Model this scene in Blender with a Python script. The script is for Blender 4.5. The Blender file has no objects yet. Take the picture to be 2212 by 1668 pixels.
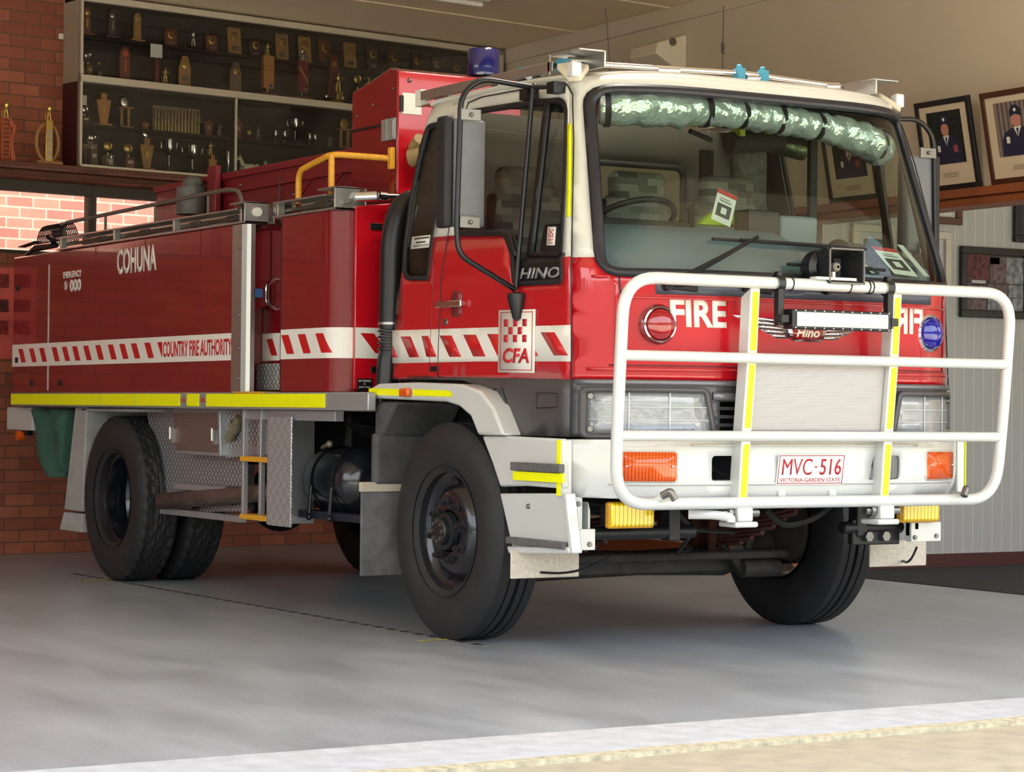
import bpy, bmesh, math, random
from mathutils import Vector, Matrix
from mathutils.geometry import delaunay_2d_cdt
random.seed(7)
SC = bpy.context.scene
COL = SC.collection
# ---------------------------------------------------------------- camera
CP = Vector((9.5681, -6.4373, 1.0722)); FPX = 5117.45
TH, PI_, RO = math.radians(149.1572), math.radians(.5504), math.radians(.5866)
FW = Vector((math.cos(TH)*math.cos(PI_), math.sin(TH)*math.cos(PI_), math.sin(PI_)))
_r = Vector((math.sin(TH), -math.cos(TH), 0)); _u = _r.cross(FW)
RT = _r*math.cos(RO)+_u*math.sin(RO); UP = -_r*math.sin(RO)+_u*math.cos(RO)
cd = bpy.data.cameras.new('camera'); cam = bpy.data.objects.new('camera', cd); COL.objects.link(cam)
cd.sensor_fit = 'HORIZONTAL'; cd.sensor_width = 36; cd.lens = FPX*36/2212
cd.clip_start = .05; cd.clip_end = 400
M = Matrix((RT, UP, -FW)).transposed().to_4x4(); M.translation = CP
cam.matrix_world = M
SC.camera = cam
# ---------------------------------------------------------------- sky, sun, exposure
wd = bpy.data.worlds.new('sky'); SC.world = wd; wd.use_nodes = True
nt = wd.node_tree; nt.nodes.clear()
wo = nt.nodes.new('ShaderNodeOutputWorld'); wb = nt.nodes.new('ShaderNodeBackground')
tc = nt.nodes.new('ShaderNodeTexCoord'); sx = nt.nodes.new('ShaderNodeSeparateXYZ')
nz = nt.nodes.new('ShaderNodeTexNoise'); nz.inputs['Scale'].default_value = 9; nz.inputs['Detail'].default_value = 5
ad = nt.nodes.new('ShaderNodeMath'); ad.operation = 'MULTIPLY_ADD'; ad.inputs[1].default_value = -.14
cr = nt.nodes.new('ShaderNodeValToRGB'); e = cr.color_ramp.elements
e[0].position = .03; e[0].color = (.09, .10, .07, 1)          # tree line on the horizon
e[1].position = .05; e[1].color = (.95, .95, .93, 1)
k = e.new(.25); k.color = (.85, .91, 1, 1); k = e.new(.9); k.color = (.45, .62, .95, 1)
nt.links.new(tc.outputs['Generated'], sx.inputs[0]); nt.links.new(tc.outputs['Generated'], nz.inputs['Vector'])
nt.links.new(nz.outputs[0], ad.inputs[0]); nt.links.new(sx.outputs['Z'], ad.inputs[2])
nt.links.new(ad.outputs[0], cr.inputs[0]); nt.links.new(cr.outputs[0], wb.inputs[0])
nt.links.new(wb.outputs[0], wo.inputs[0]); wb.inputs[1].default_value = 1.85
sd = bpy.data.lights.new('sun', 'SUN'); sun = bpy.data.objects.new('sun', sd); COL.objects.link(sun)
sd.energy = 10.5; sd.angle = .02; sd.color = (1, .97, .92)
SUND = Vector((-.25, .08, -.96)).normalized()
sun.rotation_euler = SUND.to_track_quat('-Z', 'Y').to_euler(); sun.location = (4, 0, 12)
SC.view_settings.view_transform = 'Standard'; SC.view_settings.look = 'None'
SC.view_settings.gamma = 1; SC.view_settings.use_curve_mapping = False
SC.view_settings.exposure = 1.08
FILL_POWER = 22
# ---------------------------------------------------------------- pixel -> point on a real plane
def ray(u, v): return FW+RT*((u-1106)/FPX)-UP*((v-834)/FPX)
def hit(u, v, n, c):
    d = ray(u, v); n = Vector(n); return CP+d*((c-CP.dot(n))/d.dot(n))
def ox(u, v, x): return hit(u, v, (1, 0, 0), x)
def oy(u, v, y): return hit(u, v, (0, 1, 0), y)
def oz(u, v, z=0): return hit(u, v, (0, 0, 1), z)
A_B = math.radians(98.75)
EB = Vector((math.cos(A_B), math.sin(A_B), 0)); NB = Vector((-math.sin(A_B), math.cos(A_B), 0)); CB = 6.75
def ob(u, v, d=0):                       # on a plane parallel to the back wall, d into the wall: (s, z)
    q = hit(u, v, NB, CB+d); return q.dot(EB), q.z
def WBK(s, z, d=0): return EB*s+NB*(CB+d)+Vector((0, 0, z))
A_R = math.radians(179.25)
NR = Vector((-math.sin(A_R), math.cos(A_R), 0)); ER = Vector((-math.cos(A_R), -math.sin(A_R), 0)); CR = -3.35
def orr(u, v, d=0):
    q = hit(u, v, NR, CR-d); return q.dot(ER), q.z   # d away from room
def WR(s, z, d=0): return ER*s+NR*(CR-d)+Vector((0, 0, z))
# ---------------------------------------------------------------- materials
MT = {}
def lin(c): return tuple((x/12.92 if x <= .04045 else ((x+.055)/1.055)**2.4) for x in [k/255 for k in c])
def mat(name, rgb, rough=.5, metal=0, coat=0, bump=0, bscale=40, emit=0, noise=0, nscale=6, spec=.5, trans=0, alpha=1):
    if name in MT: return MT[name]
    m = bpy.data.materials.new(name); m.use_nodes = True; MT[name] = m
    N = m.node_tree; b = N.nodes['Principled BSDF']
    c = (*lin(rgb), 1)
    b.inputs['Base Color'].default_value = c; b.inputs['Roughness'].default_value = rough
    b.inputs['Metallic'].default_value = metal; b.inputs['Coat Weight'].default_value = coat
    b.inputs['Coat Roughness'].default_value = .03
    b.inputs['Specular IOR Level'].default_value = spec
    b.inputs['Transmission Weight'].default_value = trans
    b.inputs['Alpha'].default_value = alpha
    if emit:
        b.inputs['Emission Color'].default_value = c; b.inputs['Emission Strength'].default_value = emit
    if bump or noise:
        t = N.nodes.new('ShaderNodeTexCoord')
    if noise:
        n = N.nodes.new('ShaderNodeTexNoise'); n.inputs['Scale'].default_value = nscale; n.inputs['Detail'].default_value = 6
        N.links.new(t.outputs['Object'], n.inputs['Vector'])
        mx = N.nodes.new('ShaderNodeMix'); mx.data_type = 'RGBA'; mx.blend_type = 'MULTIPLY'
        rp = N.nodes.new('ShaderNodeValToRGB'); rp.color_ramp.elements[0].position = .3; rp.color_ramp.elements[1].position = .7
        lo = 1-noise; rp.color_ramp.elements[0].color = (lo, lo, lo, 1)
        N.links.new(n.outputs[0], rp.inputs[0]); mx.inputs[0].default_value = 1; mx.inputs[6].default_value = c
        N.links.new(rp.outputs[0], mx.inputs[7]); N.links.new(mx.outputs[2], b.inputs['Base Color'])
    if bump:
        n = N.nodes.new('ShaderNodeTexNoise'); n.inputs['Scale'].default_value = bscale; n.inputs['Detail'].default_value = 3
        N.links.new(t.outputs['Object'], n.inputs['Vector'])
        bp = N.nodes.new('ShaderNodeBump'); bp.inputs['Strength'].default_value = bump; bp.inputs['Distance'].default_value = .01
        N.links.new(n.outputs[0], bp.inputs['Height']); N.links.new(bp.outputs[0], b.inputs['Normal'])
    return m
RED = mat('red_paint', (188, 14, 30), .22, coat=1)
SRED = mat('shaded_red_paint', (124, 14, 27), .18, coat=1)  # darker copy of the red: shade on the side faces put into colour
DRED = mat('dark_red_paint', (120, 18, 32), .45, coat=.3)
WHT = mat('white_paint', (206, 209, 206), .3, coat=.6, noise=.05, nscale=3)
TINTW = mat('tinted_white_paint', (210, 210, 202), .3, coat=.7)  # white with the tint of the beige light put into its colour
GRYP = mat('dark_grey_plastic', (74, 72, 74), .35, bump=.05, bscale=300)
BLK = mat('black_plastic', (22, 23, 26), .35)
BLKR = mat('black_rubber', (24, 24, 27), .6, bump=.1, bscale=120)
TYRE = mat('tyre_rubber', (38, 38, 40), .62, bump=.08, bscale=60, noise=.35, nscale=7)
STEEL = mat('stainless_steel', (184, 184, 180), .3, metal=.85, bump=.02, bscale=30)
DSTEEL = mat('dull_steel', (140, 138, 132), .45, metal=1, noise=.2)
CHR = mat('chrome', (225, 225, 228), .08, metal=1)
ALU = mat('aluminium', (172, 174, 176), .45, metal=.6, bump=.03, bscale=80)
DARK = mat('black_chassis_paint', (20, 21, 24), .45, noise=.3)
DIRTY = mat('dusty_black_paint', (66, 64, 60), .7, noise=.5, nscale=12)
RUST = mat('rusty_brown_steel', (96, 56, 46), .8, noise=.4, nscale=30)
DECW = mat('white_vinyl', (236, 234, 226), .3, coat=.3)
DECR = mat('red_vinyl', (196, 22, 30), .3, coat=.3)
YEL = mat('yellow_reflective_tape', (250, 250, 10), .35, coat=.2, spec=.3)
YPT = mat('yellow_paint', (232, 168, 48), .4, noise=.25, nscale=40)
AMB = mat('amber_lens', (225, 92, 14), .15, coat=.6, bump=.15, bscale=90)
YLENS = mat('yellow_lens', (240, 206, 16), .12, coat=.8, bump=.2, bscale=70)
BLU = mat('blue_lens', (8, 12, 140), .1, coat=1, bump=.1, bscale=60)
DBLU = mat('dark_blue_lens', (14, 14, 92), .12, coat=1)
REDL = mat('red_lens', (150, 18, 26), .1, coat=1, bump=.1, bscale=60)
MUDF = mat('grey_rubber_flap', (112, 112, 112), .6, noise=.4, nscale=14)
GREEN = mat('green_canvas', (58, 96, 82), .85, bump=.6, bscale=14, noise=.3, nscale=5)
FLAPW = mat('cream_mud_flap', (214, 204, 186), .6, noise=.25, nscale=70)
PLW = mat('cream_plastic', (222, 212, 190), .5)
CEIL = mat('ceiling_cream_board', (240, 220, 188), .8, noise=.04, nscale=1)
UPW = mat('beige_wall_board', (208, 194, 174), .85, noise=.06, nscale=1.2)
BEAM = mat('brown_stained_timber', (150, 82, 46), .45, noise=.25, nscale=5)
GOLD = mat('gold_plastic', (200, 170, 96), .3, metal=.9)
SILV = mat('silver_plate', (190, 190, 186), .2, metal=1)
OAK = mat('light_oak', (176, 128, 74), .45, noise=.25, nscale=20)
WALN = mat('red_walnut', (118, 58, 40), .4, noise=.3, nscale=20)
DWALN = mat('dark_walnut', (66, 40, 34), .5, noise=.3, nscale=20)
MARN = mat('maroon_board', (110, 22, 34), .4)
ORNG = mat('orange_varnished_timber', (190, 92, 52), .4, noise=.2, nscale=20)
PAPER = mat('white_paper', (228, 228, 220), .7)
INT = mat('taupe_interior_trim', (66, 63, 56), .8)
DASH = mat('blue_grey_dash', (118, 130, 142), .6)
DKINT = mat('dark_interior', (44, 42, 40), .8)
def glass(name, tint, refl=.06, dens=1.0):
    m = bpy.data.materials.new(name); m.use_nodes = True; N = m.node_tree; N.nodes.clear()
    o = N.nodes.new('ShaderNodeOutputMaterial'); mx = N.nodes.new('ShaderNodeMixShader')
    t = N.nodes.new('ShaderNodeBsdfTransparent'); t.inputs[0].default_value = (*tint, 1)
    g = N.nodes.new('ShaderNodeBsdfGlossy'); g.inputs['Roughness'].default_value = .015
    f = N.nodes.new('ShaderNodeFresnel'); f.inputs[0].default_value = 1.5
    N.links.new(f.outputs[0], mx.inputs[0]); N.links.new(t.outputs[0], mx.inputs[1]); N.links.new(g.outputs[0], mx.inputs[2])
    N.links.new(mx.outputs[0], o.inputs[0]); MT[name] = m; return m
WSG = glass('windscreen_glass', (.80, .90, .82))
SDG = glass('smoked_side_glass', (.72, .74, .70))
CLG = glass('clear_glass', (.97, .98, .97))
def tex(name, kind, c1, c2, c3=None, scale=1, rough=.6, bump=.3, metal=0, coord='Object', **kw):
    m = bpy.data.materials.new(name); m.use_nodes = True; MT[name] = m; N = m.node_tree; b = N.nodes['Principled BSDF']
    b.inputs['Roughness'].default_value = rough; b.inputs['Metallic'].default_value = metal
    t = N.nodes.new('ShaderNodeTexCoord'); s = N.nodes.new('ShaderNodeSeparateXYZ'); cb = N.nodes.new('ShaderNodeCombineXYZ')
    N.links.new(t.outputs[coord], s.inputs[0])
    if kind == 'brick':
        ax = kw.get('ax', 'X'); N.links.new(s.outputs[ax], cb.inputs[0]); N.links.new(s.outputs[kw.get('ay', 'Z')], cb.inputs[1])
        k = N.nodes.new('ShaderNodeTexBrick'); k.inputs['Scale'].default_value = scale
        k.inputs['Brick Width'].default_value = kw.get('bw', .24); k.inputs['Row Height'].default_value = kw.get('rh', .086)
        k.inputs['Mortar Size'].default_value = kw.get('ms', .005); k.inputs['Color1'].default_value = (*lin(c1), 1)
        k.inputs['Color2'].default_value = (*lin(c2), 1); k.inputs['Mortar'].default_value = (*lin(c3), 1)
        k.inputs['Bias'].default_value = kw.get('bias', 0)
        k.offset = kw.get('offset', .5)
        N.links.new(cb.outputs[0], k.inputs['Vector'])
        n = N.nodes.new('ShaderNodeTexNoise'); n.inputs['Scale'].default_value = 7; n.inputs['Detail'].default_value = 5
        N.links.new(t.outputs[coord], n.inputs['Vector'])
        mx = N.nodes.new('ShaderNodeMix'); mx.data_type = 'RGBA'; mx.blend_type = 'OVERLAY'; mx.inputs[0].default_value = kw.get('var', .35)
        N.links.new(k.outputs['Color'], mx.inputs[6]); N.links.new(n.outputs[0], mx.inputs[7]); N.links.new(mx.outputs[2], b.inputs['Base Color'])
        bp = N.nodes.new('ShaderNodeBump'); bp.invert = True; bp.inputs['Strength'].default_value = bump; bp.inputs['Distance'].default_value = .006
        N.links.new(k.outputs['Fac'], bp.inputs['Height']); N.links.new(bp.outputs[0], b.inputs['Normal'])
    if kind == 'checker_plate':
        def mth(op, *ins):
            n_ = N.nodes.new('ShaderNodeMath'); n_.operation = op
            for i_, v_ in enumerate(ins):
                if isinstance(v_, (int, float)): n_.inputs[i_].default_value = v_
                else: N.links.new(v_, n_.inputs[i_])
            return n_.outputs[0]
        h_ = mth('ADD', s.outputs['X'], s.outputs['Y']); k_ = scale*.7071
        a_ = mth('MULTIPLY', mth('ADD', h_, s.outputs['Z']), k_); b2 = mth('MULTIPLY', mth('SUBTRACT', h_, s.outputs['Z']), k_)
        fa, fb = mth('FRACT', a_), mth('FRACT', b2)
        par = mth('FLOORED_MODULO', mth('ADD', mth('FLOOR', a_), mth('FLOOR', b2)), 2)
        nb = kw.get('nb', 1)
        def bar(along, across):
            t_ = mth('ABSOLUTE', mth('SUBTRACT', mth('FRACT', mth('MULTIPLY', across, nb)), .5))
            w_ = mth('LESS_THAN', t_, .26 if nb > 1 else .17); e_ = mth('LESS_THAN', mth('ABSOLUTE', mth('SUBTRACT', along, .5)), .42); return mth('MULTIPLY', w_, e_)
        pat = mth('ADD', mth('MULTIPLY', bar(fa, fb), par), mth('MULTIPLY', bar(fb, fa), mth('SUBTRACT', 1, par)))
        bp = N.nodes.new('ShaderNodeBump'); bp.inputs['Strength'].default_value = bump; bp.inputs['Distance'].default_value = .004
        N.links.new(pat, bp.inputs['Height']); N.links.new(bp.outputs[0], b.inputs['Normal'])
        rp = N.nodes.new('ShaderNodeValToRGB'); rp.color_ramp.elements[0].color = (*lin(c1), 1); rp.color_ramp.elements[1].color = (*lin(c2), 1)
        N.links.new(pat, rp.inputs[0]); N.links.new(rp.outputs[0], b.inputs['Base Color'])
    if kind == 'groove':
        N.links.new(s.outputs[kw.get('ax', 'X')], cb.inputs[0])
        fr = N.nodes.new('ShaderNodeMath'); fr.operation = 'MULTIPLY'; fr.inputs[1].default_value = scale
        f2 = N.nodes.new('ShaderNodeMath'); f2.operation = 'FRACT'; N.links.new(s.outputs[kw.get('ax', 'X')], fr.inputs[0]); N.links.new(fr.outputs[0], f2.inputs[0])
        rp = N.nodes.new('ShaderNodeValToRGB'); rp.color_ramp.interpolation = 'CONSTANT'
        rp.color_ramp.elements[0].color = (*lin(c2), 1); rp.color_ramp.elements[1].color = (*lin(c1), 1); rp.color_ramp.elements[1].position = .07
        N.links.new(f2.outputs[0], rp.inputs[0]); N.links.new(rp.outputs[0], b.inputs['Base Color'])
        bp = N.nodes.new('ShaderNodeBump'); bp.inputs['Strength'].default_value = bump; bp.inputs['Distance'].default_value = .005
        N.links.new(rp.outputs[0], bp.inputs['Height']); N.links.new(bp.outputs[0], b.inputs['Normal'])
    return m
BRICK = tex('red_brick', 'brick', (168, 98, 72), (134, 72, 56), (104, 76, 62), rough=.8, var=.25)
CHK = tex('checker_plate', 'checker_plate', (138, 140, 143), (214, 216, 218), scale=30, rough=.42, metal=.6, bump=.5)
CHKY = tex('five_bar_checker_plate', 'checker_plate', (150, 152, 155), (222, 224, 226), scale=17, rough=.4, metal=.6, bump=.6, nb=4)
GROOVE = tex('grooved_grey_panelling', 'groove', (168, 172, 174), (196, 198, 198), scale=11.1, rough=.6, bump=.2)
SEATF = tex('block_pattern_seat_fabric', 'brick', (150, 148, 138), (74, 74, 70), (100, 96, 88), rough=.9, bw=.11, rh=.035, ms=0, ax='Y', var=.1)
AMBG = tex('ribbed_amber_lens', 'groove', (236, 96, 14), (176, 52, 8), scale=75, rough=.15, bump=.3, ax='Y'); YLG = tex('ribbed_yellow_lens', 'groove', (246, 214, 20), (186, 146, 10), scale=48, rough=.15, bump=.4, ax='Y')
for m_ in (AMBG, YLG): m_.node_tree.nodes['Color Ramp'].color_ramp.elements[1].position = .3; m_.node_tree.nodes['Principled BSDF'].inputs['Coat Weight'].default_value = .6
# ---------------------------------------------------------------- object helpers
def link(o, parent=None):
    COL.objects.link(o)
    if parent: o.parent = parent
    return o
def tag(o, label=None, cat=None, group=None, kind=None):
    if label: o['label'] = label
    if cat: o['category'] = cat
    if group: o['group'] = group
    if kind: o['kind'] = kind
    return o
def empty(name, loc, label=None, cat=None, group=None, rz=0):
    o = bpy.data.objects.new(name, None); o.location = loc; o.rotation_euler = (0, 0, rz); o.empty_display_size = .1
    link(o); return tag(o, label, cat, group)
def fillet(pts, r, n=5, closed=False):
    pts = [Vector(p) for p in pts]; out = []; L = len(pts)
    for i, p in enumerate(pts):
        if not closed and i in (0, L-1): out.append(p); continue
        a, b = pts[i-1], pts[(i+1) % L]; da = (a-p); db = (b-p)
        if da.length < 1e-6 or db.length < 1e-6: out.append(p); continue
        rr = min(r, da.length*.49, db.length*.49); s, t = p+da.normalized()*rr, p+db.normalized()*rr
        for k in range(n+1):
            w = k/n; out.append(s*(1-w)**2+p*2*w*(1-w)+t*w*w)
    return out
class MB:
    def __init__(s): s.bm = bmesh.new()
    def box(s, lo, hi, M=None):
        v = [s.bm.verts.new((x, y, z)) for z in (lo[2], hi[2]) for y in (lo[1], hi[1]) for x in (lo[0], hi[0])]
        if M: [setattr(k, 'co', M @ k.co) for k in v]
        for f in ((0, 2, 3, 1), (4, 5, 7, 6), (0, 1, 5, 4), (2, 6, 7, 3), (0, 4, 6, 2), (1, 3, 7, 5)):
            s.bm.faces.new([v[i] for i in f])
        return s
    def bar(s, a, b, w, h, up=(0, 0, 1)):   # rectangular bar from a to b
        a, b = Vector(a), Vector(b); d = b-a; L = d.length; d.normalize(); upv = Vector(up)
        if abs(d.dot(upv)) > .98: upv = Vector((0, 1, 0))
        x = d.cross(upv).normalized(); z = x.cross(d)
        Mx = Matrix((x, d, z)).transposed().to_4x4(); Mx.translation = a
        return s.box((-w/2, 0, -h/2), (w/2, L, h/2), Mx)
    def tube(s, pts, r, seg=10, cap=True, closed=False):
        pts = [Vector(p) for p in pts]; n = len(pts); rings = []; rr = r if isinstance(r, (list, tuple)) else [r]*n
        prev = None
        for i, p in enumerate(pts):
            if closed: d = (pts[(i+1) % n]-pts[i-1])
            else: d = pts[min(i+1, n-1)]-pts[max(i-1, 0)]
            d.normalize()
            if prev is None:
                x = d.cross(Vector((0, 0, 1)))
                if x.length < .05: x = d.cross(Vector((0, 1, 0)))
                x.normalize()
            else:
                x = prev-d*prev.dot(d); x.normalize()
            y = d.cross(x); prev = x
            rings.append([s.bm.verts.new(p+x*rr[i]*math.cos(2*math.pi*k/seg)+y*rr[i]*math.sin(2*math.pi*k/seg)) for k in range(seg)])
        for i in range(n if closed else n-1):
            a, b = rings[i], rings[(i+1) % n]
            for k in range(seg): s.bm.faces.new((a[k], a[(k+1) % seg], b[(k+1) % seg], b[k]))
        if cap and not closed:
            s.bm.faces.new(rings[0][::-1]); s.bm.faces.new(rings[-1])
        return s
    def lathe(s, prof, o=(0, 0, 0), ax=(0, 0, 1), seg=24, closed=False):  # prof: (r, h)
        o = Vector(o); ax = Vector(ax).normalized(); x = ax.cross(Vector((0, 0, 1)))
        if x.length < .05: x = Vector((1, 0, 0))
        x.normalize(); y = ax.cross(x); rings = []
        for r, h in prof:
            if r < 1e-5: rings.append([s.bm.verts.new(o+ax*h)])
            else: rings.append([s.bm.verts.new(o+ax*h+(x*math.cos(2*math.pi*k/seg)+y*math.sin(2*math.pi*k/seg))*r) for k in range(seg)])
        P = list(zip(rings, rings[1:]))+([(rings[-1], rings[0])] if closed else [])
        for a, b in P:
            for k in range(seg):
                j = (k+1) % seg
                f = [a[k % len(a)], a[j % len(a)], b[j % len(b)], b[k % len(b)]]; q = []
                for v in f:
                    if v not in q: q.append(v)
                if len(q) > 2:
                    try: s.bm.faces.new(q)
                    except ValueError: pass
        return s
    def prism(s, pts, vec):
        vec = Vector(vec); a = [s.bm.verts.new(p) for p in pts]; b = [s.bm.verts.new(Vector(p)+vec) for p in pts]; n = len(a)
        s.bm.faces.new(a[::-1]); s.bm.faces.new(b)
        for i in range(n): s.bm.faces.new((a[i], a[(i+1) % n], b[(i+1) % n], b[i]))
        return s
    def ball(s, c, r, seg=14):
        c = Vector(c); r = Vector(r) if isinstance(r, (tuple, list)) else Vector((r, r, r))
        q = bmesh.ops.create_uvsphere(s.bm, u_segments=seg, v_segments=max(6, seg//2+1), radius=1)
        for v in q['verts']: v.co = Vector((v.co.x*r.x, v.co.y*r.y, v.co.z*r.z))+c
        return s
    def obj(s, name, m, parent=None, bev=0, angle=35, sub=0, label=None, solid=0, loc=None):
        bmesh.ops.recalc_face_normals(s.bm, faces=s.bm.faces) if s.bm.faces else None
        me = bpy.data.meshes.new(name); s.bm.to_mesh(me); s.bm.free()
        return mesh_obj(name, me, m, parent, bev, angle, sub, label, solid, loc)
def mesh_obj(name, me, m, parent=None, bev=0, angle=35, sub=0, label=None, solid=0, loc=None):
    me.materials.append(m)
    me.polygons.foreach_set('use_smooth', [True]*len(me.polygons))
    me.set_sharp_from_angle(angle=math.radians(angle))
    if loc is not None:
        me.transform(Matrix.Translation(-Vector(loc)))
    o = bpy.data.objects.new(name, me); link(o, parent)
    if loc is not None: o.location = loc
    if solid:
        k = o.modifiers.new('solid', 'SOLIDIFY'); k.thickness = solid; k.offset = -1
    if bev:
        k = o.modifiers.new('bevel', 'BEVEL'); k.width = bev; k.segments = 2; k.limit_method = 'ANGLE'; k.angle_limit = math.radians(40)
        k.harden_normals = False
    if sub:
        k = o.modifiers.new('sub', 'SUBSURF'); k.levels = sub; k.render_levels = sub
    if label: o['label'] = label
    return o
def inpoly(x, y, P):
    c = False; j = len(P)-1
    for i in range(len(P)):
        xi, yi = P[i][0], P[i][1]; xj, yj = P[j][0], P[j][1]
        if (yi > y) != (yj > y) and x < (xj-xi)*(y-yi)/(yj-yi+1e-12)+xi: c = not c
        j = i
    return c
def r2(pts, r, n=4): return [(p.x, p.y) for p in fillet([(a, b, 0) for a, b in pts], r, n, True)]
def dens(P, step, closed=True):
    out = []; L = len(P)
    for i in range(L if closed else L-1):
        a, b = P[i], P[(i+1) % L]; d = math.hypot(b[0]-a[0], b[1]-a[1]); n = max(1, int(math.ceil(d/step)))
        for k in range(n): out.append((a[0]+(b[0]-a[0])*k/n, a[1]+(b[1]-a[1])*k/n))
    if not closed: out.append(P[-1])
    return out
def panel_mesh(outer, mapf, holes=(), step=.08, keep=None, lines=()):
    V = []; E = []
    def addloop(P, closed=True):
        b = len(V); n = len(P); V.extend(Vector(p) for p in P)
        for i in range(n if closed else n-1): E.append((b+i, b+(i+1) % n))
    O = dens(outer, step); H = [dens(h, step) for h in holes]
    addloop(O); [addloop(h) for h in H]
    for l in lines: addloop(dens(l, step, False), False)
    xs = [p[0] for p in O]; ys = [p[1] for p in O]; x = min(xs)+step*.37
    allb = list(V)
    while x < max(xs):
        y = min(ys)+step*.41
        while y < max(ys):
            if inpoly(x, y, O) and not any(inpoly(x, y, h) for h in H) and all((q.x-x)**2+(q.y-y)**2 > (step*.45)**2 for q in allb): V.append(Vector((x, y)))
            y += step
        x += step
    r = delaunay_2d_cdt(V, E, [], 0, 1e-6)
    vs, fs = r[0], r[2]; F = []
    for f in fs:
        cx = sum(vs[i].x for i in f)/len(f); cy = sum(vs[i].y for i in f)/len(f)
        if inpoly(cx, cy, O) and not any(inpoly(cx, cy, h) for h in H) and (keep is None or keep(cx, cy)): F.append(f)
    used = sorted({i for f in F for i in f}); ix = {v: k for k, v in enumerate(used)}
    me = bpy.data.meshes.new('p'); me.from_pydata([mapf(vs[i].x, vs[i].y) for i in used], [], [[ix[i] for i in f] for f in F])
    return me
def panel(name, outer, mapf, m, parent=None, holes=(), step=.08, keep=None, lines=(), solid=.004, bev=0, flip=False, label=None, off=-1):
    me = panel_mesh(outer, mapf, holes, step, keep, lines); me.name = name
    if flip: me.flip_normals()
    o = mesh_obj(name, me, m, parent, bev=bev, angle=40, label=label)
    if solid:
        k = o.modifiers.new('solid', 'SOLIDIFY'); k.thickness = solid; k.offset = off
    return o
def ring2(P, w):     # outline shrunk towards its own inside by w (simple polygon, offset by normals)
    n = len(P); A = sum(P[i][0]*P[(i+1) % n][1]-P[(i+1) % n][0]*P[i][1] for i in range(n)); sg = 1 if A > 0 else -1; out = []
    for i in range(n):
        a = Vector(P[i-1]); b = Vector(P[i]); c = Vector(P[(i+1) % n]); d1 = (b-a).normalized(); d2 = (c-b).normalized()
        n1 = Vector((-d1.y, d1.x))*sg; n2 = Vector((-d2.y, d2.x))*sg; q = (n1+n2)
        if q.length < 1e-6: q = n1
        q.normalize(); k = max(.35, q.dot(n1)); out.append(tuple(b+q*(w/k)))
    return out
_tc = {}
def text2d(body, bold=.0, shear=0):
    key = (body, bold, shear)
    if key not in _tc:
        c = bpy.data.curves.new('t', 'FONT'); c.body = body; c.offset = bold; c.shear = shear; c.align_x = 'LEFT'; c.resolution_u = 4
        o = bpy.data.objects.new('t', c); COL.objects.link(o); bpy.context.view_layer.update()
        me = bpy.data.meshes.new_from_object(o); vs = [(v.co.x, v.co.y) for v in me.vertices]; fs = [tuple(p.vertices) for p in me.polygons]
        bpy.data.objects.remove(o); bpy.data.curves.remove(c); bpy.data.meshes.remove(me)
        x0, x1 = min(v[0] for v in vs), max(v[0] for v in vs); y0, y1 = min(v[1] for v in vs), max(v[1] for v in vs)
        _tc[key] = ([((x-x0)/(x1-x0), (y-y0)/(y1-y0)) for x, y in vs], fs)
    return _tc[key]
def text(name, body, f, m, parent, bold=.02, solid=.0015, shear=0, label=None, mirror=False):
    vs, fs = text2d(body, bold, shear); me = bpy.data.meshes.new(name)
    me.from_pydata([f((1-a) if mirror else a, b) for a, b in vs], [], fs)
    o = mesh_obj(name, me, m, parent, angle=30, label=label)
    if solid:
        k = o.modifiers.new('solid', 'SOLIDIFY'); k.thickness = solid; k.offset = 0
    return o
def quad(p00, p10, p01):
    p00, p10, p01 = Vector(p00), Vector(p10), Vector(p01)
    return lambda a, b: p00+(p10-p00)*a+(p01-p00)*b
def dup(root, loc=None, label=None, rot=None, cat=None):
    r = root.copy(); COL.objects.link(r)
    if loc is not None: r.location = loc
    if rot is not None: r.rotation_euler = rot
    if label: r['label'] = label
    for ch in root.children:
        c = ch.copy(); COL.objects.link(c); c.parent = r
        for g in ch.children:
            d = g.copy(); COL.objects.link(d); d.parent = c
    return r
# ================================================================ THE BUILDING
def place_b(o): o.matrix_world = Matrix.Translation(NB*CB) @ Matrix.Rotation(A_B, 4, 'Z'); return o
def place_r(o): o.matrix_world = Matrix.Translation(NR*CR) @ Matrix.Rotation(A_R+math.pi, 4, 'Z'); return o
def struct(o): o['kind'] = 'structure'; return o
SW, S1 = -8.6, 4.62
m = MB(); m.box((SW, 0, -.1), (S1, .28, 2.14)); m.box((SW, 0, 2.69), (S1, .28, 4.3)); m.box((1.85, 0, 2.14), (S1, .28, 2.69))
struct(place_b(m.obj('wall_back', BRICK)))
# inner brick soldier soffit reads through the wall mesh itself; timber shelf under the cabinet
m = MB(); m.box((SW, -.30, 2.735), (4.5, -.001, 2.765)); m.box((SW, -.06, 2.695), (4.5, -.001, 2.734))
struct(place_b(m.obj('trim_1', mat('stained_shelf_timber', (112, 62, 44), .5, noise=.3), bev=.004)))
CEI_Z = 4.02
fl = []
_pi = [oz(1300, 1575), oz(2212, 1508)]
def DL(y): return _pi[0].x+(y-_pi[0].y)*(_pi[1].x-_pi[0].x)/(_pi[1].y-_pi[0].y)       # inside line of the roller-door threshold
p_out = [oz(1300, 1629), oz(2212, 1553)]; kx = (p_out[1].x-p_out[0].x)/(p_out[1].y-p_out[0].y)
def DO(y): return p_out[0].x+(y-p_out[0].y)*kx
def wallx(y): return -(CB+.152*y)/.9884
FLM = tex('grey_epoxy_floor', 'none', (0, 0, 0), (0, 0, 0), rough=.4)
N = FLM.node_tree; b = N.nodes['Principled BSDF']; t = N.nodes.new('ShaderNodeTexCoord')
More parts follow.
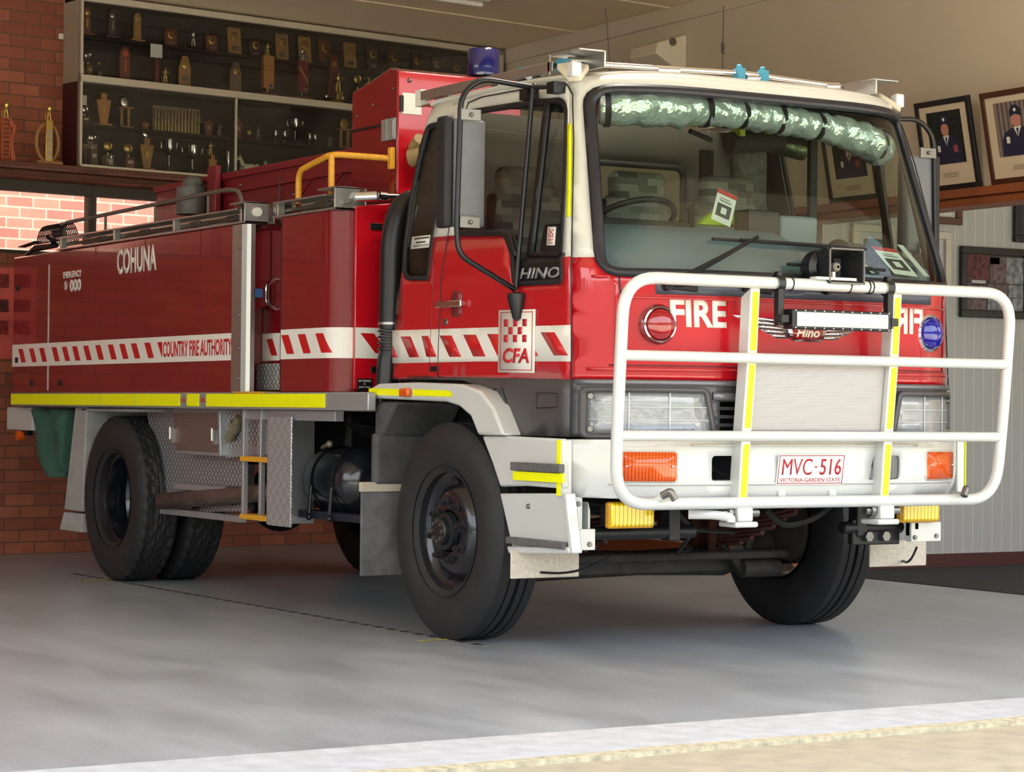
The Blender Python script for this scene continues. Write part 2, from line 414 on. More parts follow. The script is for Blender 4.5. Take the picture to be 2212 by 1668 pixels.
mp = N.nodes.new('ShaderNodeMapping'); mp.inputs['Scale'].default_value = (.35, 1.1, 1); N.links.new(t.outputs['Object'], mp.inputs[0])
n1 = N.nodes.new('ShaderNodeTexNoise'); n1.inputs['Scale'].default_value = 2.2; n1.inputs['Detail'].default_value = 9; n1.inputs['Roughness'].default_value = .65
N.links.new(mp.outputs[0], n1.inputs['Vector'])
rp = N.nodes.new('ShaderNodeValToRGB'); rp.color_ramp.elements[0].position = .3; rp.color_ramp.elements[1].position = .75
rp.color_ramp.elements[0].color = (*lin((146, 151, 157)), 1); rp.color_ramp.elements[1].color = (*lin((184, 190, 197)), 1)
N.links.new(n1.outputs[0], rp.inputs[0])
n2 = N.nodes.new('ShaderNodeTexNoise'); n2.inputs['Scale'].default_value = 60; n2.inputs['Detail'].default_value = 4; N.links.new(t.outputs['Object'], n2.inputs['Vector'])
r2_ = N.nodes.new('ShaderNodeValToRGB'); r2_.color_ramp.elements[0].position = .3; r2_.color_ramp.elements[0].color = (.86, .86, .87, 1); r2_.color_ramp.elements[1].position = .6
N.links.new(n2.outputs[0], r2_.inputs[0]); mx = N.nodes.new('ShaderNodeMix'); mx.data_type = 'RGBA'; mx.blend_type = 'MULTIPLY'; mx.inputs[0].default_value = 1
N.links.new(rp.outputs[0], mx.inputs[6]); N.links.new(r2_.outputs[0], mx.inputs[7]); N.links.new(mx.outputs[2], b.inputs['Base Color'])
rr = N.nodes.new('ShaderNodeMapRange'); rr.inputs['To Min'].default_value = .24; rr.inputs['To Max'].default_value = .36; N.links.new(n1.outputs[0], rr.inputs[0]); N.links.new(rr.outputs[0], b.inputs['Roughness'])
def slab(name, pts, z0, z1, m_):
    k = MB(); k.prism([(x, y, z0) for x, y in pts], (0, 0, z1-z0)); return struct(k.obj(name, m_))
YL = -9.0
slab('floor', [(wallx(YL)-.25, YL), (wallx(3.37)-.2, 3.37), (DL(3.37), 3.37), (DL(YL), YL)], -.15, 0, FLM)
THR = mat('chipped_white_threshold_paint', (200, 204, 210), .55, noise=.24, nscale=11)
slab('trim_2', [(DL(3.37), 3.37), (DL(YL), YL), (DO(YL), YL), (DO(3.37), 3.37)], -.15, .002, THR)
APR = mat('cream_concrete', (182, 172, 148), .85, noise=.22, nscale=9, bump=.3, bscale=60)
m = MB(); n = 60; edge = []
for i in range(n+1):
    y = YL+(3.37-YL)*i/n; edge.append((DO(y)+random.uniform(.0, .02), y))
slab('ground', [(60, -60), (60, 60), (DO(60)+.01, 60), (DO(-60)+.01, -60)], -.16, -.012, APR)
CRK = mat('crumbled_mortar_edge', (214, 204, 172), .9, noise=.5, nscale=30)
slab('trim_3', [(x-.03+random.uniform(-.012, .006), y) for x, y in edge]+[(x+.03+random.uniform(0,.02), y) for x, y in edge[::-1]], -.1, .004, CRK)
# ceiling, extended past the door, an added unseen overhang shading the apron
def cb_(s, d, z): return EB*s+NB*(CB+d)+Vector((0, 0, z))
RX = 5.3   # edge of the added overhang that keeps sun off the apron
m = MB()
def cbox(x0, x1, y0, y1):
    m.box((x0, y0, CEI_Z), (x1, y1, CEI_Z+.16))
cbox(-8.0, RX, YL, 3.6)
struct(m.obj('ceiling', CEIL))
k = 4
for d in (-1.31, -2.61, -3.91, -5.21):
    m = MB(); m.box((SW, d-.025, CEI_Z-.012), (S1-.1, d+.025, CEI_Z-.0005)); struct(place_b(m.obj('trim_%d' % k, CEIL, bev=.004))); k += 1
# right wall above the timber ledge, wall below to the left of the opening
m = MB(); m.box((-7.5, 0, 2.34), (3.2, .16, 4.3)); m.box((-7.5, 0, -.1), (-3.62, .16, 2.34))
struct(place_r(m.obj('wall_right', UPW)))
m = MB(); m.box((-7.2, -.022, 3.9), (3.2, -.0005, 4.019)); struct(place_r(m.obj('trim_8', UPW, bev=.003)))
m = MB(); m.box((-7.2, -.055, 2.335), (3.2, .17, 2.385)); m.box((-7.2, -.085, 2.388), (3.2, .17, 2.44))
struct(place_r(m.obj('trim_9', BEAM, bev=.004)))
m = MB(); m.box((-3.62, -.03, 0), (-3.2, .19, 2.334)); struct(place_r(m.obj('trim_10', BEAM, bev=.004)))
m = MB(); m.box((-7.3, -.02, 0), (-3.63, -.0005, .12)); struct(place_r(m.obj('baseboard_right', BEAM, bev=.003)))
# annex room seen through the opening
m = MB(); m.box((0, 0, 0), (6.0, .12, 3.2))
o = struct(m.obj('wall_annex', GROOVE)); o.matrix_world = Matrix.Translation((-3.05, 3.52, 0)) @ Matrix.Rotation(math.radians(90), 4, 'Z')
m = MB(); m.box((-3.049, 3.53, 0), (-3.03, 9.4, .095)); struct(m.obj('baseboard_annex', mat('dark_red_skirting', (70, 26, 24), .5)))
m = MB(); m.box((-3.2, 9.4, 0), (3.1, 9.55, 3.2)); struct(m.obj('wall_annex_side', UPW))
m = MB(); m.box((-3.2, 3.53, 2.95), (3.1, 9.55, 3.1)); struct(m.obj('ceiling_annex', CEIL))
slab('floor_annex', [(-3.2, 3.372), (3.1, 3.372), (3.1, 9.55), (-3.2, 9.55)], -.15, .004, mat('dark_blue_grey_carpet', (46, 50, 56), .95, noise=.25, nscale=60))
# left end of the building
m = MB(); m.box((-5.6, YL-.2, -.1), (-3.2, YL, 4.2)); struct(m.obj('wall_left', mat('pale_render', (196, 176, 150), .85)))
m = MB(); m.prism([(DL(YL)-.05, YL, 3.35), (DL(YL)+.15, YL, 3.35), (DL(3.5)+.15, 3.5, 3.35), (DL(3.5)-.05, 3.5, 3.35)], (0, 0, .67)); struct(m.obj('wall_front', UPW))
# window band in the back wall
FRM = mat('dark_bronze_window_frame', (74, 66, 56), .5)
edges = [SW+.05]
mull = sum(ob(u, 470, .2)[0] for u in (190, 207))/2
x = mull
while x > SW+.6: edges.append(x); x -= 1.45
edges = sorted(set(edges))+[1.85]
for i, (a, b_) in enumerate(zip(edges, edges[1:])):
    m = MB(); w = .033
    m.box((a, .19, 2.14), (b_, .26, 2.18)); m.box((a, .19, 2.605), (b_, .26, 2.69))
    m.box((a, .19, 2.18), (a+w, .26, 2.605)); m.box((b_-w, .19, 2.18), (b_, .26, 2.605))
    o = struct(place_b(m.obj('window_%d' % (i+1), FRM, bev=.003)))
    m = MB(); m.box((a+w, .22, 2.18), (b_-w, .225, 2.605)); g = m.obj('glass_pane', CLG); g.parent = o
# neighbouring sunlit brick wall across the lane
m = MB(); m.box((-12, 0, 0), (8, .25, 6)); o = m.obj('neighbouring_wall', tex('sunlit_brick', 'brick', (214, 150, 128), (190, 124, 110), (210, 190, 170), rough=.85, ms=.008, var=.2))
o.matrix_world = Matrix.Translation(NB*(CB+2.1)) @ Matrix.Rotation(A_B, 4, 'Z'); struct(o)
m = MB(); m.box((-12, .28, -.2), (8, 2.1, -.02)); o = m.obj('ground_lane', APR); place_b(o); struct(o)
# hazard tape line and tyre marks on the floor
HZ = tex('worn_hazard_tape', 'groove', (128, 126, 120), (40, 38, 36), scale=7.5, rough=.7, bump=0)
HZ.node_tree.nodes['Color Ramp'].color_ramp.elements[1].position = .55 if 'Color Ramp' in HZ.node_tree.nodes else .5
a, b_ = Vector((-4.72, -1.12, 0)), Vector((.33, -1.04, 0))
L = (b_-a).length; m = MB(); m.box((0, -.018, .0005), (L, .018, .002))
o = m.obj('floor_marking_tape', HZ); o.location = a; o.rotation_euler.z = math.atan2(b_.y-a.y, b_.x-a.x)
tag(o, 'worn black and yellow dashed tape line on the floor beside the wheels', 'floor marking')
yt_ = mat('faded_yellow_tape', (196, 176, 96), .7, noise=.4, nscale=30)
for (u0, v0, u1, v1, lb) in ((170, 1257, 262, 1250, 'rear'), (905, 1386, 1000, 1380, 'front')):
    p, q = oz(u0, v0), oz(u1, v1); m = MB(); m.bar(p+Vector((0, 0, .003)), q+Vector((0, 0, .003)), .03, .002)
    tag(m.obj('floor_marking_tape', yt_), 'short frayed yellow tape cross mark on the floor by the %s wheel' % lb, 'floor marking')
# ---------------------------------------------------------------- things on the walls
# ceiling batten light
q = oz(1032, 12, CEI_Z-.06); sL = q.dot(EB); dL = q.dot(NB)-CB
t = empty('batten_light', WBK(sL-.6, CEI_Z, dL-.08), 'white fluorescent batten light on the cream ceiling', 'ceiling light')
t.rotation_euler.z = A_B
m = MB(); m.box((-.65, -.07, -.05), (.6, .07, -.001)); m.obj('housing', mat('white_enamel', (226, 218, 206), .4), t, bev=.006)
m = MB(); m.tube([(-.64, .0, -.068), (.57, .0, -.068)], .018); m.obj('tube', mat('white_glass_tube', (236, 232, 222), .3), t)
t2 = dup(t, (.3, -.1, CEI_Z), 'added unseen batten light over the cab, brightening the bay')
ad_ = bpy.data.lights.new('added_fill', 'AREA'); ad_.shape = 'RECTANGLE'; ad_.size = 1.1; ad_.size_y = .08; ad_.energy = 24; ad_.color = (1, .94, .84)  # added fill lamp, out of view, to brighten the inside
lo_ = bpy.data.objects.new('added_fill', ad_); COL.objects.link(lo_); lo_.parent = t2; lo_.location = (0, 0, -.09)
# movement sensor / siren box on right wall
t = empty('siren_box', WR(-4.75, 3.66, -.0), 'cream wedge shaped siren box high on the beige wall', 'siren')
t.rotation_euler.z = A_R+math.pi
m = MB(); m.prism([(.0, -.24, -.13), (.02, -.28, .0), (.06, -.26, .12), (.12, -.02, .17), (.16, -.001, -.05), (.1, -.001, -.15)], (.02, 0, 0))
m = MB()
m.prism([(-.15, 0, -.13), (-.15, -.05, -.15), (-.15, -.27, -.02), (-.15, -.25, .06), (-.15, 0, .14)], (.36, 0, 0)); m.obj('housing', PLW, t, bev=.012)
m = MB(); m.lathe([(0, .0), (.03, .0), (.03, .008), (0, .012)], (.211, -.13, .07), (1, 0, 0), 16); m.obj('screw_cap', DSTEEL, t)
m = MB(); m.box((-.02, -.14, -.21), (.16, -.001, -.14)); m.obj('mounting_bracket', PLW, t, bev=.01)
# framed portraits standing on the timber ledge
NAVY = mat('navy_uniform', (36, 36, 62), .8); SKIN = mat('printed_skin_tone', (196, 132, 116), .8)
MATB = mat('cream_mount_board', (214, 196, 168), .8); BLKF = mat('black_picture_frame', (28, 30, 34), .4); BRNF = mat('brown_picture_frame', (78, 46, 30), .4)
CAPT = mat('caption_card', (205, 186, 156), .8); GRYT = mat('grey_print', (120, 108, 92), .8)
def portrait(s0, s1, z0, z1, lean, frm, bg, label, cap_d=.0, pl=.19, pb=.27, pt=.2):
    w, h = s1-s0, z1-z0
    t = empty('framed_portrait', WR((s0+s1)/2, z0+.003, -.03), label, 'framed photo', 'portraits standing on the timber ledge')
    t.rotation_euler = (lean, 0, A_R+math.pi)
    t.location += Vector((0, 0, .002))
    m = MB(); fw = .035
    for lo, hi in (((-w/2, -.012, 0), (w/2, .012, fw)), ((-w/2, -.012, h-fw), (w/2, .012, h)), ((-w/2, -.012, fw), (-w/2+fw, .012, h-fw)), ((w/2-fw, -.012, fw), (w/2, .012, h-fw))): m.box(lo, hi)
    m.obj('frame', frm, t, bev=.003)
    m = MB(); m.box((-w/2+fw, -.003, fw), (w/2-fw, .005, h-fw)); m.obj('mount_board', MATB, t)
    px0, px1 = -w/2+fw+w*.12, w/2-fw-w*.12; pz0, pz1 = h*.29, h*.87; pw = px1-px0; ph = pz1-pz0
    m = MB(); m.box((px0, -.0045, pz0), (px1, -.003, pz1)); ph_ = m.obj('photo_print', bg, t)
    X = lambda a: px0+pw*a
    Z = lambda a: pz0+ph*a
    def flat(nm, pts, mt, dy): k = MB(); k.prism([(X(a), -.0046-dy, Z(c)) for a, c in pts], (0, -.0006, 0)); k.obj(nm, mt, ph_)
    flat('uniform', [(.1, 0), (.12, .3), (.2, .44), (.38, .52), (.5, .46), (.64, .52), (.82, .45), (.9, .3), (.92, 0)], NAVY, 0)
    flat('shirt', [(.42, .52), (.5, .34), (.6, .53), (.52, .56)], PAPER, .0007)
    flat('tie', [(.48, .5), (.5, .34), (.54, .5)], NAVY, .0014)
    flat('face', [(.5+.11*math.cos(k*.4), .65+.13*math.sin(k*.4)) for k in range(16)], SKIN, .0014)
    flat('cap', [(.36, .72), (.37, .84), (.44, .93), (.56, .93), (.64, .84), (.64, .72), (.5, .76)], NAVY, .0021)
    flat('cap_badge', [(.5+.035*math.cos(k*.8), .84+.035*math.sin(k*.8)) for k in range(8)], PAPER, .0028)
    flat('medal', [(.68, .34), (.8, .34), (.8, .2), (.68, .2)], mat('medal_ribbon', (150, 70, 80), .7), .0007)
    flat('medal', [(.22, .36), (.3, .36), (.3, .24), (.22, .24)], PAPER, .0007)
    m = MB(); cw = w*.16; m.box((-cw, -.0045, h*.13), (cw, -.003, h*.2)); cp = m.obj('caption_card', CAPT, t)
    m = MB()
    for zz in (.145, .165, .183): m.box((-cw*.8, -.0052, h*zz), (cw*.8, -.0046, h*zz+.003))
    m.obj('caption_line', GRYT, cp)
    return t
FOL = mat('dark_foliage_print', (34, 40, 34), .8, noise=.8, nscale=25); CURT = tex('curtain_print', 'groove', (140, 124, 116), (96, 84, 80), scale=26, rough=.8, bump=0); CURT.node_tree.nodes['Color Ramp'].color_ramp.elements[1].position = .5
portrait(-1.83, -1.325, 2.44, 3.0, math.radians(11), BLKF, FOL, 'black framed portrait of uniformed person before dark foliage, directly right of the cab')
portrait(-1.225, -.66, 2.44, 2.995, math.radians(11), BRNF, CURT, 'brown framed portrait of uniformed person before striped curtain, cut by the photo edge')
portrait(-2.80, -2.28, 2.44, 2.97, math.radians(11), BLKF, FOL, 'black framed portrait seen through the cab windscreen')
# framed photos on the grooved grey wall
def gframe(y0, y1, z0, z1, frm, tiles, label, nm='framed_photo'):
    t = empty(nm, (-3.035, (y0+y1)/2, z0), label, 'framed photo'); w, h = y1-y0, z1-z0; f = .05
    m = MB()
    for lo, hi in (((0, -w/2, 0), (.03, w/2, f)), ((0, -w/2, h-f), (.03, w/2, h)), ((0, -w/2, f), (.03, -w/2+f, h-f)), ((0, w/2-f, f), (.03, w/2, h-f))): m.box(lo, hi)
    m.obj('frame', frm, t, bev=.003)
    m = MB(); m.box((0, -w/2+f, f), (.008, w/2-f, h-f)); m.obj('backing_board', tiles[0], t)
    for (a0, a1, c0, c1, mt) in tiles[1]:
        m = MB(); m.box((.008, -w/2+f+(w-2*f)*a0, f+(h-2*f)*c0), (.0095, -w/2+f+(w-2*f)*a1, f+(h-2*f)*c1)); m.obj('photo_print', mt, t)
    return t
def crowd(nm, c1, c2, sc=30):
    m = mat(nm, c1, .7, noise=.75, nscale=sc); return m
C1 = crowd('team_print_dark', (120, 104, 110), 0); C2 = crowd('team_print_pale', (150, 156, 166), 0, 24); C3 = crowd('team_print_red', (110, 60, 70), 0)
C4 = mat('pale_print', (176, 178, 186), .7)
gframe(4.72, 5.36, 1.745, 2.24, mat('navy_black_frame', (16, 18, 28), .35), (BLKF, [(0, .4, .55, 1, C3), (.42, .7, .5, .97, C1), (.7, 1, .5, .97, C2), (0, .35, .02, .48, C1), (.38, 1, .02, .24, C2), (.38, .72, .25, .48, C1), (.74, 1, .25, .48, C2), (.42, .58, .84, .96, C4), (.1, .34, .46, .54, C4)]),
       'black framed collage of team photos on the grey wall, behind the bull bar corner')
gframe(5.215, 5.9, 2.29, 2.62, mat('navy_black_frame', (16, 18, 28), .35), (mat('navy_card', (40, 44, 60), .6), [(.28, .9, .12, .5, C4)]), 'dark framed picture at the upper right edge of the grey wall')
gframe(4.3, 4.72, 2.385, 2.62, BRNF, (C4, [(.1, .9, .1, .9, mat('certificate_paper', (196, 198, 196), .8))]), 'brown framed certificate hanging just under the timber ledge')
gframe(3.75, 4.12, 1.95, 2.35, mat('pale_frame', (190, 186, 176), .5), (C4, [(.2, .8, .15, .85, mat('green_print', (62, 92, 80), .8))]), 'pale framed picture with green print, seen through the windscreen')
gframe(4.18, 4.62, 1.9, 2.33, mat('pale_frame', (190, 186, 176), .5), (C4, [(.15, .85, .15, .85, C1)]), 'pale framed group photo seen through the windscreen behind the far wiper')
# poster on the brick
PK = mat('pink_poster_paper', (228, 104, 96), .6, noise=.25, nscale=6)
t = empty('poster', WBK(.172-.4, 1.39, -.002), 'pink printed poster on the brick at the left photo edge', 'poster'); t.rotation_euler.z = A_B
m = MB(); m.box((-.4, -.002, 0), (.4, .001, .645)); m.obj('sheet', PK, t)
for zz, hh, mt in ((.5, .1, (150, 56, 56)), (.33, .09, (110, 50, 52)), (.17, .1, (170, 60, 60))):
    m = MB(); m.box((-.36, -.003, zz), (.36, -.002, zz+hh)); m.obj('picture', mat('poster_picture_%d' % mt[0], mt, .7, noise=.7, nscale=30), t)
s_, z_ = ob(131, 79); m = MB(); m.box((-.018, -.012, -.02), (.018, 0, .02)); m.box((.0, -.03, -.01), (.012, -.012, .008)); o = m.obj('wall_hook', PAPER, bev=.003)
o.matrix_world = Matrix.Translation(WBK(s_, z_)) @ Matrix.Rotation(A_B, 4, 'Z'); tag(o, 'small white hook on the brick beside the trophy cabinet', 'hook')
# ================================================================ TROPHY CABINET
S0, SE, CD = .54, 4.43, .25
ZB, ZT, ZLEDGE = 2.766, 4.0, 3.38
t = empty('trophy_cabinet', WBK((S0+SE)/2, 2.766, 0), 'long glass fronted trophy cabinet with black back on the brick wall', 'trophy cabinet'); t.rotation_euler.z = A_B
cx = (S0+SE)/2
def cb2(nm, lo, hi, mt, bev=.003, par=t, label=None):
    k = MB(); k.box((lo[0]-cx, lo[1], lo[2]-ZB), (hi[0]-cx, hi[1], hi[2]-ZB)); return k.obj(nm, mt, par, bev=bev, label=label)
CBK = mat('charcoal_felt', (40, 38, 38), .95); TAUP = mat('taupe_cabinet_side', (158, 142, 122), .6); MARS = mat('maroon_cabinet_side', (66, 26, 28), .5); FRMC = mat('cream_alloy_frame', (206, 196, 178), .4, metal=.3)
cb2('back_panel', (S0+.02, -.02, ZB), (SE, -.003, ZT), CBK, 0)
cb2('side_panel', (S0, -CD, ZLEDGE), (S0+.02, -.003, ZT), TAUP, label='taupe upper side panel')
cb2('side_panel', (S0, -CD, ZB), (S0+.02, -.003, ZLEDGE), MARS, label='maroon lower side panel')
cb2('side_panel', (SE-.02, -CD+.002, ZB), (SE, -.021, ZT), TAUP)
cb2('shelf', (S0+.02, -.12, 3.715), (SE-.02, -.021, 3.733), CBK); cb2('shelf', (S0+.02, -.2, 3.07), (SE-.02, -.021, 3.088), CBK)
cb2('shelf', (S0+.02, -CD+.03, 3.36), (SE-.02, -.021, 3.43), CBK); cb2('shelf', (S0+.02, -CD+.03, ZB), (SE-.02, -.021, 2.79), CBK); cb2('top_panel', (S0, -CD+.03, ZT-.04), (SE, -.021, ZT), CBK)
m = MB()
for lo, hi in (((S0, -CD-.02, ZT-.045), (SE, -CD+.03, ZT)), ((S0, -CD-.03, 3.375), (SE, -CD+.03, 3.425)), ((S0, -CD-.02, ZB), (SE, -CD+.03, ZB+.02)), ((S0, -CD-.02, ZB), (S0+.018, -CD+.03, ZT)), ((SE-.05, -CD-.02, ZB), (SE, -CD+.03, ZT)), ((SE-.14, -CD-.01, 3.43), (SE-.1, -CD+.03, ZT-.045))): m.box((lo[0]-cx, lo[1], lo[2]-ZB), (hi[0]-cx, hi[1], hi[2]-ZB))
m.obj('front_frame', FRMC, t, bev=.003)
sm_, _ = ob(510, 300, -CD)
cb2('sliding_glass_door', (S0+.02, -CD+.006, ZB+.02), (sm_+.01, -CD+.01, 3.375), CLG, 0); cb2('sliding_glass_door', (sm_-.01, -CD+.014, ZB+.02), (SE-.05, -CD+.018, 3.375), CLG, 0)
cb2('door_edge', (sm_-.008, -CD-.005, ZB+.02), (sm_+.008, -CD+.02, 3.375), FRMC); cb2('sliding_glass_door', (S0+.02, -CD+.008, 3.425), (SE-.05, -CD+.012, ZT-.045), CLG, 0)
# ---- trophy builders: local x along the wall, -y towards the room, z up; all sizes in metres
def T(name, s, z, label, group=None, d=-.1, cat='trophy'):
    o = empty(name, WBK(s, z+.001, d), label, cat, group); o.rotation_euler.z = A_B; return o
def disc(c, r, h=.01, seg=16): k = MB(); k.lathe([(0, 0), (r, 0), (r, h), (r*.8, h*1.3), (0, h*1.3)], c, (0, -1, 0), seg); return k
def figure(t, z, h, mt=GOLD):
    m = MB(); s = h
    m.tube([(-.09*s, 0, z), (-.1*s, 0, z+.22*s), (-.05*s, 0, z+.48*s)], [.055*s, .05*s, .075*s], 8)
    m.tube([(.1*s, -.03*s, z), (.08*s, -.03*s, z+.22*s), (.04*s, 0, z+.48*s)], [.055*s, .05*s, .075*s], 8)
    m.tube([(0, 0, z+.42*s), (0, 0, z+.6*s), (.01*s, -.01*s, z+.76*s), (.01*s, -.01*s, z+.82*s)], [.12*s, .11*s, .13*s, .05*s], 10)
    m.ball((.01*s, -.02*s, z+.88*s), (.055*s, .055*s, .07*s), 8); m.lathe([(.09*s, 0), (.075*s, .02*s), (.06*s, .09*s), (0, .12*s)], (.01*s, -.02*s, z+.9*s), (0, 0, 1), 10)
    m.tube([(-.12*s, 0, z+.74*s), (-.2*s, -.03*s, z+.58*s), (-.06*s, -.12*s, z+.55*s)], .036*s, 6)
    m.tube([(.12*s, 0, z+.74*s), (.2*s, -.05*s, z+.62*s), (.24*s, -.12*s, z+.68*s)], .036*s, 6)
    m.tube([(-.1*s, -.12*s, z+.5*s), (.3*s, -.14*s, z+.78*s)], .02*s, 6); m.tube([(-.1*s, -.12*s, z+.5*s), (-.28*s, -.05*s, z+.35*s), (-.22*s, 0, z+.02*s)], .024*s, 6)
    return m.obj('statuette', mt, t)
def base(t, w, h, mt, d=.05, name='base'): m = MB(); m.box((-w/2, -d, 0), (w/2, d, h)); return m.obj(name, mt, t, bev=.003)
def board(t, pts, mt, y0=-.01, th=.02, name='board'): m = MB(); m.prism([(x, y0, z) for x, z in pts], (0, -th, 0)); return m.obj(name, mt, t, bev=.002)
def plate(t, x, z, w, h, mt=GOLD, y=-.031): m = MB(); m.box((x-w/2, y-.003, z-h/2), (x+w/2, y, z+h/2)); return m.obj('name_plate', mt, t)
def trophy(kind, u, zsh, w, h, label, wood=WALN, met=GOLD, group=None, d=-.1, v=300):
    s, _ = ob(u, v, d); t = T({'fig': 'figurine_trophy', 'slim': 'slim_trophy', 'plaque': 'wooden_plaque', 'coffin': 'tapered_plaque', 'disc': 'disc_trophy', 'cup': 'trophy_cup', 'vase': 'fan_trophy', 'col': 'column_trophy', 'card': 'name_card', 'goblet': 'goblet', 'box': 'small_box_trophy'}[kind], s, zsh, label, group, d, {'plaque': 'plaque', 'coffin': 'plaque', 'card': 'card', 'goblet': 'goblet'}.get(kind, 'trophy'))
    if kind == 'fig': base(t, w, h*.12, wood, .03); figure(t, h*.12, h*.88, met)
    if kind == 'slim':
        base(t, w*1.9, h*.07, wood); board(t, r2([(-w/2, h*.07), (w/2, h*.07), (w/2, h*.86), (w*.2, h), (-w*.2, h), (-w/2, h*.86)], .006), wood); plate(t, 0, h*.45, w*.25, h*.35, met); disc((0, -.03, h*.8), w*.28, .004).obj('medallion', met, t)
    if kind == 'plaque':
        board(t, [(-w/2, 0), (w/2, 0), (w/2, h), (-w/2, h)], wood, .01, .018); disc((0, -.009, h*.66), w*.3, .008).obj('medallion', met, t); disc((0, -.0175, h*.66), w*.17, .004).obj('medallion_centre', wood, t); plate(t, 0, h*.2, w*.5, h*.16, DSTEEL, -.009)
        t.rotation_euler = (math.radians(-6), 0, A_B)
    if kind == 'coffin':
        board(t, [(-w*.5, 0), (w*.5, 0), (w*.5, h*.62), (w*.25, h), (-w*.25, h), (-w*.5, h*.62)], wood); disc((0, -.03, h*.7), w*.24, .006).obj('medallion', met, t); plate(t, 0, h*.3, w*.55, h*.18, DSTEEL)
    if kind == 'disc':
        base(t, w, h*.42, wood, .03); m = MB(); m.tube([(0, 0, h*.42), (0, 0, h*.52)], .008, 8); m.tube([(w*.42*math.cos(k*.4), 0, h*.74+w*.42*math.sin(k*.4)) for k in range(16)], .007, 6, closed=True); m.obj('ring', met, t)
        disc((0, .005, h*.74), w*.33, .008).obj('medallion', met, t); plate(t, 0, h*.25, w*.6, h*.1, SILV)
    if kind == 'cup':
        base(t, w*.5, h*.14, BLK, w*.22); m = MB(); m.lathe([(w*.2, h*.14), (w*.07, h*.2), (w*.045, h*.4), (w*.06, h*.52), (w*.2, h*.6), (w*.27, h*.75), (w*.28, h), (w*.25, h), (w*.24, h*.77), (0, h*.6)], (0, 0, 0), (0, 0, 1), 20); m.obj('bowl', met, t)
        for sg in (-1, 1): m = MB(); m.tube(fillet([(sg*w*.22, 0, h*.66), (sg*w*.5, 0, h*.7), (sg*w*.52, 0, h*.95), (sg*w*.27, 0, h*.94)], .03), .005, 6); m.obj('handle', met, t)
    if kind == 'goblet': m = MB(); m.lathe([(w*.3, 0), (w*.28, .004), (w*.06, h*.12), (w*.06, h*.3), (w*.3, h*.45), (w*.45, h*.75), (w*.42, h), (w*.38, h), (w*.38, h*.75), (0, h*.45)], (0, 0, 0), (0, 0, 1), 16); m.obj('bowl', met, t)
    if kind == 'vase':
        base(t, w*.9, h*.08, wood); board(t, [(-w*.25, h*.08), (w*.25, h*.08), (w*.5, h*.8), (w*.2, h*.8), (w*.2, h), (-w*.2, h), (-w*.2, h*.8), (-w*.5, h*.8)], wood, .0, .02); plate(t, 0, h*.5, w*.2, h*.2, met, -.021)
    if kind == 'col':
        base(t, w, h*.06, wood)
        for sg in (-1, 1): m = MB(); m.lathe([(w*.13, h*.06), (w*.11, h*.3), (w*.13, h*.62)], (sg*w*.3, 0, 0), (0, 0, 1), 10); m.obj('column', wood, t)
        m = MB(); m.box((-w/2, -.035, h*.62), (w/2, .035, h*.67)); m.obj('top_plate', wood, t); disc((0, .005, h*.84), w*.36, .008).obj('medallion', met, t)
    if kind == 'card': base(t, w*.3, h*.62, wood, .02); m = MB(); m.box((-w/2, -.004, h*.66), (w/2, 0, h)); m.obj('card', PAPER, t); m = MB(); m.tube([(0, 0, h*.6), (0, 0, h*.7)], .004, 6); m.obj('clip', GOLD, t)
    if kind == 'box': base(t, w, h*.3, wood, .03); disc((0, 0, h*.65), w*.4, .01).obj('medallion', met, t)
    return t
U1, U0, L1, L0 = 3.733, 3.43, 3.088, 2.79
R = trophy
R('slim', 181, U1, .06, .2, 'slim red wooden trophy at the far left of the top shelf')
R('slim', 236, U1, .065, .205, 'slim dark red trophy with silver plate, second on the top shelf', DWALN, SILV)
R('slim', 290, U1, .06, .205, 'slim orange wooden trophy, third on the top shelf', OAK)
for u, w, h, lb, wd_ in ((369, .105, .13, 'small red plaque left of the silver firefighter figurine', WALN), (457, .1, .125, 'small red plaque right of the silver firefighter figurine', WALN), (507, .115, .205, 'tall pale oak plaque on the top shelf between two small red plaques', OAK), (552, .1, .13, 'small dark plaque tucked behind the tall gold figurine', DWALN),
                        (610, .115, .205, 'pale oak plaque just right of the gold figurine on the orange block', OAK), (659, .115, .205, 'pale oak plaque behind the silver figurine on the maroon block', OAK), (703, .112, .2, 'reddish oak plaque above the maroon pointed trophy', WALN), (757, .115, .205, 'pale oak plaque above the red tower locker', OAK),
                        (806, .11, .2, 'dark plaque second right of the tower locker edge', DWALN), (852, .11, .2, 'walnut plaque above the red tower roof', DWALN), (903, .11, .19, 'walnut plaque in the middle of the four right-hand plaques', DWALN), (945, .105, .18, 'walnut plaque second left of the blue beacon', DWALN), (988, .105, .17, 'walnut plaque directly left of the blue beacon', DWALN)):
    R('plaque', u, U1, w, h, lb, wd_, group='plaques along the top shelf', d=-.07, v=110)
R('fig', 415, U1, .07, .14, 'silver firefighter figurine between two small red plaques on the top shelf', DWALN, SILV)
R('disc', 190, U0, .05, .22, 'round medal trophy at the lower left corner of the upper cabinet', WALN, SILV, v=150)
R('fig', 178, U0, .06, .12, 'small silver figurine in the corner of the upper cabinet', DWALN, SILV, d=-.17, v=150)
R('box', 212, U0, .03, .17, 'narrow grey upright block left of the rosette board', mat('grey_stone', (120, 112, 96), .6), v=150)
R('slim', 266, U0, .085, .25, 'red wooden board with large rosette, upper cabinet lower shelf', WALN, mat('rosette_red', (190, 80, 60), .5), v=150)
R('card', 337, U0, .1, .29, 'white name card clipped on a dark maroon block', MARN, v=150, d=-.17)
R('fig', 357, U0, .075, .13, 'gold firefighter figurine left of a coffin shaped plaque', DWALN, GOLD, d=-.16, v=170)
